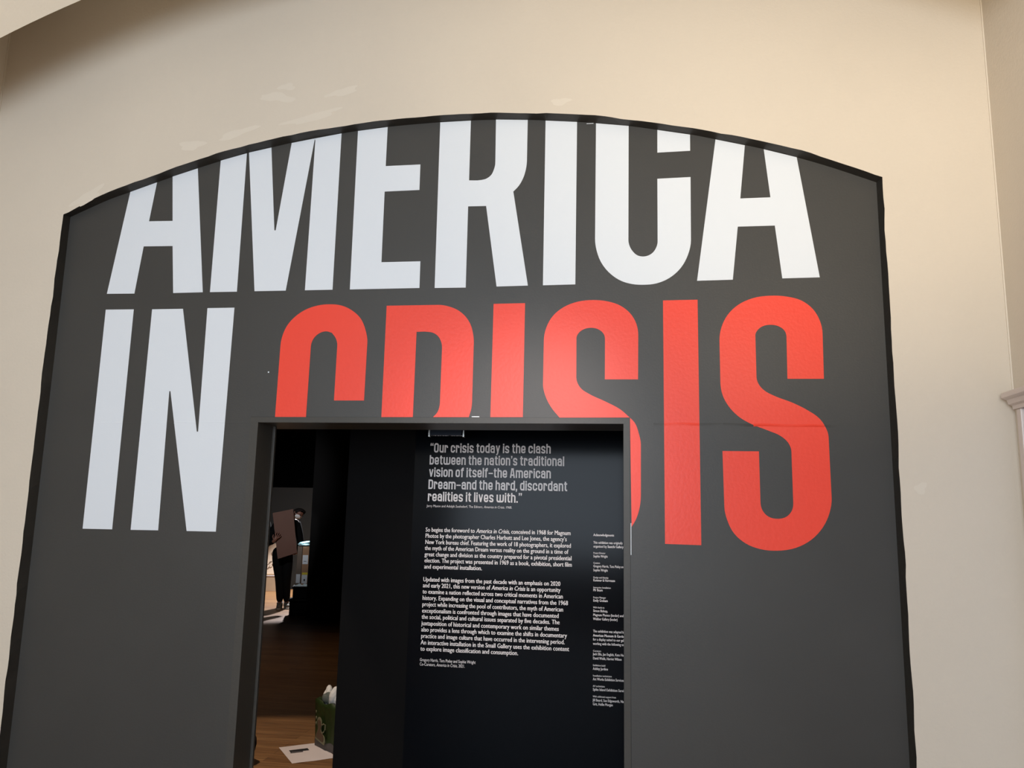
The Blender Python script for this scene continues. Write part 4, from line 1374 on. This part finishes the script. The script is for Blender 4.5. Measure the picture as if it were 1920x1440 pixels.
def person(loc, rotz, label, joints, head, look, hands, mask, clothes_r, hair_up):
    """joints: dict name -> (x, y, z); faces -y before rotation"""
    t = thing('person', label, 'person', loc, rotz)
    # everyone leans a little on the left foot
    j = {k: Vector((v[0] - LEAN * v[2], v[1], v[2])) for k, v in joints.items()}
    head = (head[0] - LEAN * head[2], head[1], head[2])
    order = [('pelvis', 0.125, 0.10), ('waist', 0.125, 0.095), ('chest', 0.155, 0.105), ('neck0', 0.075, 0.07), ('neck1', 0.052, 0.055)]
    J, B, idx = [], [], {}
    for n_, rx, ry in order:
        idx[n_] = len(J)
        J.append((*j[n_], rx, ry))
    B += [(0, 1), (1, 2), (2, 3), (3, 4)]
    hd = Vector(head)
    lk = Vector(look).normalized()
    up = (j['neck1'] - j['neck0']).normalized()
    idx['jaw'] = len(J)
    J.append((*(hd - up * 0.045 + lk * 0.025), 0.060, 0.066))
    B.append((4, idx['jaw']))
    idx['skull'] = len(J)
    J.append((*(hd + up * 0.035 - lk * 0.005), 0.075, 0.086))
    B.append((idx['jaw'], idx['skull']))
    idx['crown'] = len(J)
    J.append((*(hd + up * 0.09 - lk * 0.012), 0.050, 0.058))
    B.append((idx['skull'], idx['crown']))
    for s_ in ('l', 'r'):
        prev = 2
        for n_, r in (('shoulder_' + s_, 0.062), ('elbow_' + s_, 0.042), ('wrist_' + s_, 0.027)):
            idx[n_] = len(J)
            J.append((*j[n_], r))
            B.append((prev, idx[n_]))
            prev = idx[n_]
        prev = 0
        for n_, r in (('hip_' + s_, 0.092), ('knee_' + s_, 0.062), ('ankle_' + s_, 0.040), ('heel_' + s_, 0.026), ('ball_' + s_, 0.020), ('toe_' + s_, 0.012)):
            idx[n_] = len(J)
            J.append((*j[n_], r))
            B.append((prev, idx[n_]))
            prev = idx[n_]
    njoint = len(J)
    for s_, (pd, sd, spread, curl) in hands.items():
        hand_joints(J, B, idx['wrist_' + s_], Vector(pd), Vector(sd), spread, curl)
    body = skin_mesh('body', J, B, M['skin'], t, 2, 0)
    # face: nose, ears and eyes
    side = lk.cross(up).normalized()
    bm = bmesh.new()
    ellipsoid(bm, hd + lk * 0.088 - up * 0.012, (0.012, 0.014, 0.02), 10, 8)
    obj('nose', bm, M['skin'], t, smooth=True)
    for q in (-1, 1):
        bm = bmesh.new()
        ellipsoid(bm, hd + side * q * 0.074 - lk * 0.0 - up * 0.01, (0.012, 0.016, 0.03), 10, 8)
        obj('ear', bm, M['skin'], t, smooth=True)
    for q in (-1, 1):
        bm = bmesh.new()
        ellipsoid(bm, hd + lk * 0.076 + side * q * 0.03 + up * 0.018, (0.011, 0.011, 0.009), 10, 8)
        obj('eye', bm, M['hair'], t, smooth=True)
    # clothes: the same limbs, a little thicker
    cj = [(*(j['pelvis'] - Vector((0, 0, 0.04))), 0.158, 0.13), (*j['waist'], 0.142, 0.115), (*j['chest'], 0.168, 0.12), (*(j['neck0'] * 0.75 + j['chest'] * 0.25 + (j['neck0'] - j['chest']) * 0.12), 0.085, 0.08)]
    cb = [(0, 1), (1, 2), (2, 3)]
    for s_ in ('l', 'r'):
        prev = 2
        for n_, r in (('shoulder_' + s_, 0.078), ('elbow_' + s_, 0.058), ('wrist_' + s_, 0.040)):
            cj.append((*j[n_], r * clothes_r))
            cb.append((prev, len(cj) - 1))
            prev = len(cj) - 1
    skin_mesh('jumper', cj, cb, M['black_cloth'], t, 2, 0)
    cj = [(*(j['pelvis'] + Vector((0, 0, 0.10))), 0.145, 0.118), (*j['pelvis'], 0.15, 0.12)]
    cb = [(0, 1)]
    for s_ in ('l', 'r'):
        prev = 1
        for n_, r in (('hip_' + s_, 0.108), ('knee_' + s_, 0.078), ('ankle_' + s_, 0.056)):
            cj.append((*j[n_], r))
            cb.append((prev, len(cj) - 1))
            prev = len(cj) - 1
    skin_mesh('trousers', cj, cb, M['black_cloth'], t, 2, 1)
    for s_ in ('l', 'r'):
        h_, b_, o_ = j['heel_' + s_], j['ball_' + s_], j['toe_' + s_]
        sh_ = skin_mesh('trainer', [(*(j['ankle_' + s_] * 0.5 + h_ * 0.5), 0.048), (*h_, 0.046), (*b_, 0.046), (*o_, 0.034)], [(0, 1), (1, 2), (2, 3)], M['shoe'], t, 2, 1)
        bm = bmesh.new()
        dd = (o_ - h_).normalized()
        ss = Vector((-dd.y, dd.x, 0)).normalized()
        ring = []
        for k in range(20):
            a_ = 2 * math.pi * k / 20
            ring.append(h_ * 0.5 + o_ * 0.5 + dd * math.cos(a_) * ((o_ - h_).length / 2 + 0.042) + ss * math.sin(a_) * 0.046)
        lo_ = [bm.verts.new((p.x, p.y, 0.0)) for p in ring]
        hi_ = [bm.verts.new((p.x, p.y, 0.022)) for p in ring]
        bm.faces.new(lo_)
        bm.faces.new(hi_)
        for k in range(20):
            bm.faces.new((lo_[k], lo_[(k + 1) % 20], hi_[(k + 1) % 20], hi_[k]))
        so = obj('sole', bm, M['sole'], sh_)
    # hair: a cap over the skull, open at the face
    bm = bmesh.new()
    rot = Matrix((side, lk, up)).transposed()
    q = ellipsoid(bm, (0, 0, 0), (0.086, 0.098, 0.095), 24, 16)
    dele = [v for v in bm.verts if v.co.y > 0.045 and v.co.z < 0.055 or v.co.z < -0.06]
    bmesh.ops.delete(bm, geom=dele, context='VERTS')
    for v in bm.verts:
        v.co = hd + up * 0.032 - lk * 0.004 + rot @ v.co
    obj('hair', bm, M['hair'], t, smooth=True)
    if mask:
        bm = bmesh.new()
        q = ellipsoid(bm, (0, 0, 0), (0.066, 0.062, 0.058), 20, 14)
        dele = [v for v in bm.verts if v.co.y < -0.005]
        bmesh.ops.delete(bm, geom=dele, context='VERTS')
        for v in bm.verts:
            v.co = hd + lk * 0.040 - up * 0.038 + rot @ v.co
        mk = obj('face_mask', bm, M['mask'], t, smooth=True)
        for s2 in (-1, 1):
            for dz in (-0.006, -0.055):
                bm = bmesh.new()
                tube(bm, [hd + lk * 0.045 + side * s2 * 0.064 + up * dz, hd + side * s2 * 0.078 - up * 0.012], 0.0025, 5)
                obj('ear_loop', bm, M['mask'], mk)
    return t


# person with the board: local x runs to the right of the photograph, feet at the origin
P1 = dict(pelvis=(0.005, 0, 0.90), waist=(0.04, 0.0, 1.06), chest=(0.09, 0.0, 1.30), neck0=(0.135, -0.02, 1.455), neck1=(0.185, -0.05, 1.49),
          shoulder_r=(-0.07, -0.01, 1.38), elbow_r=(-0.27, -0.14, 1.03), wrist_r=(-0.135, -0.335, 1.075),
          shoulder_l=(0.24, 0.0, 1.34), elbow_l=(0.285, -0.05, 1.04), wrist_l=(0.235, -0.20, 0.885),
          hip_r=(-0.085, 0, 0.84), knee_r=(-0.045, -0.04, 0.47), ankle_r=(-0.04, 0.0, 0.085), heel_r=(-0.04, 0.03, 0.045), ball_r=(-0.055, -0.11, 0.04), toe_r=(-0.06, -0.17, 0.032),
          hip_l=(0.085, 0, 0.84), knee_l=(0.065, -0.05, 0.47), ankle_l=(0.065, 0.02, 0.085), heel_l=(0.065, 0.05, 0.045), ball_l=(0.075, -0.09, 0.04), toe_l=(0.08, -0.15, 0.032))
RP = math.radians(24)
PERSON = Vector((-5.583, 12.58, 0))
person(PERSON, RP, 'person in black with a white face mask, head bowed, holding up a brown board', P1, (0.24, -0.10, 1.52), (0.55, -0.66, -0.50),
       {'r': ((0.45, -0.05, 0.75), (0.7, 0.1, -0.5), 0.5, 0.35), 'l': ((-0.55, -0.45, 0.5), (0.4, 0.3, 0.8), 0.2, 0.5)}, True, 1.0, 0)

# the board itself, tilted
bm = bmesh.new()
quad = [(x - LEAN * z, z) for x, z in ((-0.158, 1.525), (0.160, 1.595), (0.225, 0.900), (-0.075, 0.800))]
slab(bm, quad, -0.30, -0.292)
vv = [bm.verts.new((x, -0.292, z)) for x, z in quad]
bm.faces.new(vv)
brd = obj('board', bm, M['board'])
brd.location = PERSON
brd.rotation_euler = (0, 0, RP)
tag(brd, 'plain brown board held up in front of the person in black', 'board')

P2 = dict(pelvis=(0, 0, 0.93), waist=(0.0, 0, 1.08), chest=(0.0, -0.01, 1.32), neck0=(0.0, -0.02, 1.50), neck1=(0.0, -0.03, 1.56),
          shoulder_r=(-0.18, 0, 1.43), elbow_r=(-0.23, -0.03, 1.14), wrist_r=(-0.22, -0.16, 0.93),
          shoulder_l=(0.18, 0, 1.43), elbow_l=(0.215, -0.04, 1.14), wrist_l=(0.19, -0.20, 0.96),
          hip_r=(-0.09, 0, 0.87), knee_r=(-0.10, -0.03, 0.49), ankle_r=(-0.10, 0.01, 0.085), heel_r=(-0.10, 0.04, 0.045), ball_r=(-0.11, -0.10, 0.04), toe_r=(-0.115, -0.16, 0.032),
          hip_l=(0.09, 0, 0.87), knee_l=(0.10, -0.03, 0.49), ankle_l=(0.08, 0.01, 0.085), heel_l=(0.08, 0.04, 0.045), ball_l=(0.09, -0.10, 0.04), toe_l=(0.095, -0.16, 0.032))
person(PERSON + Vector((-0.544, 0.128, 0)), RP, 'second person in black, almost wholly hidden behind the left door jamb', P2, (0.0, -0.05, 1.66), (0.9, -0.4, -0.1),
       {'r': ((0.1, -0.3, -0.9), (0, 1, 0), 0.1, 0.5), 'l': ((-0.1, -0.3, -0.9), (0, -1, 0), 0.1, 0.5)}, True, 1.0, 0)
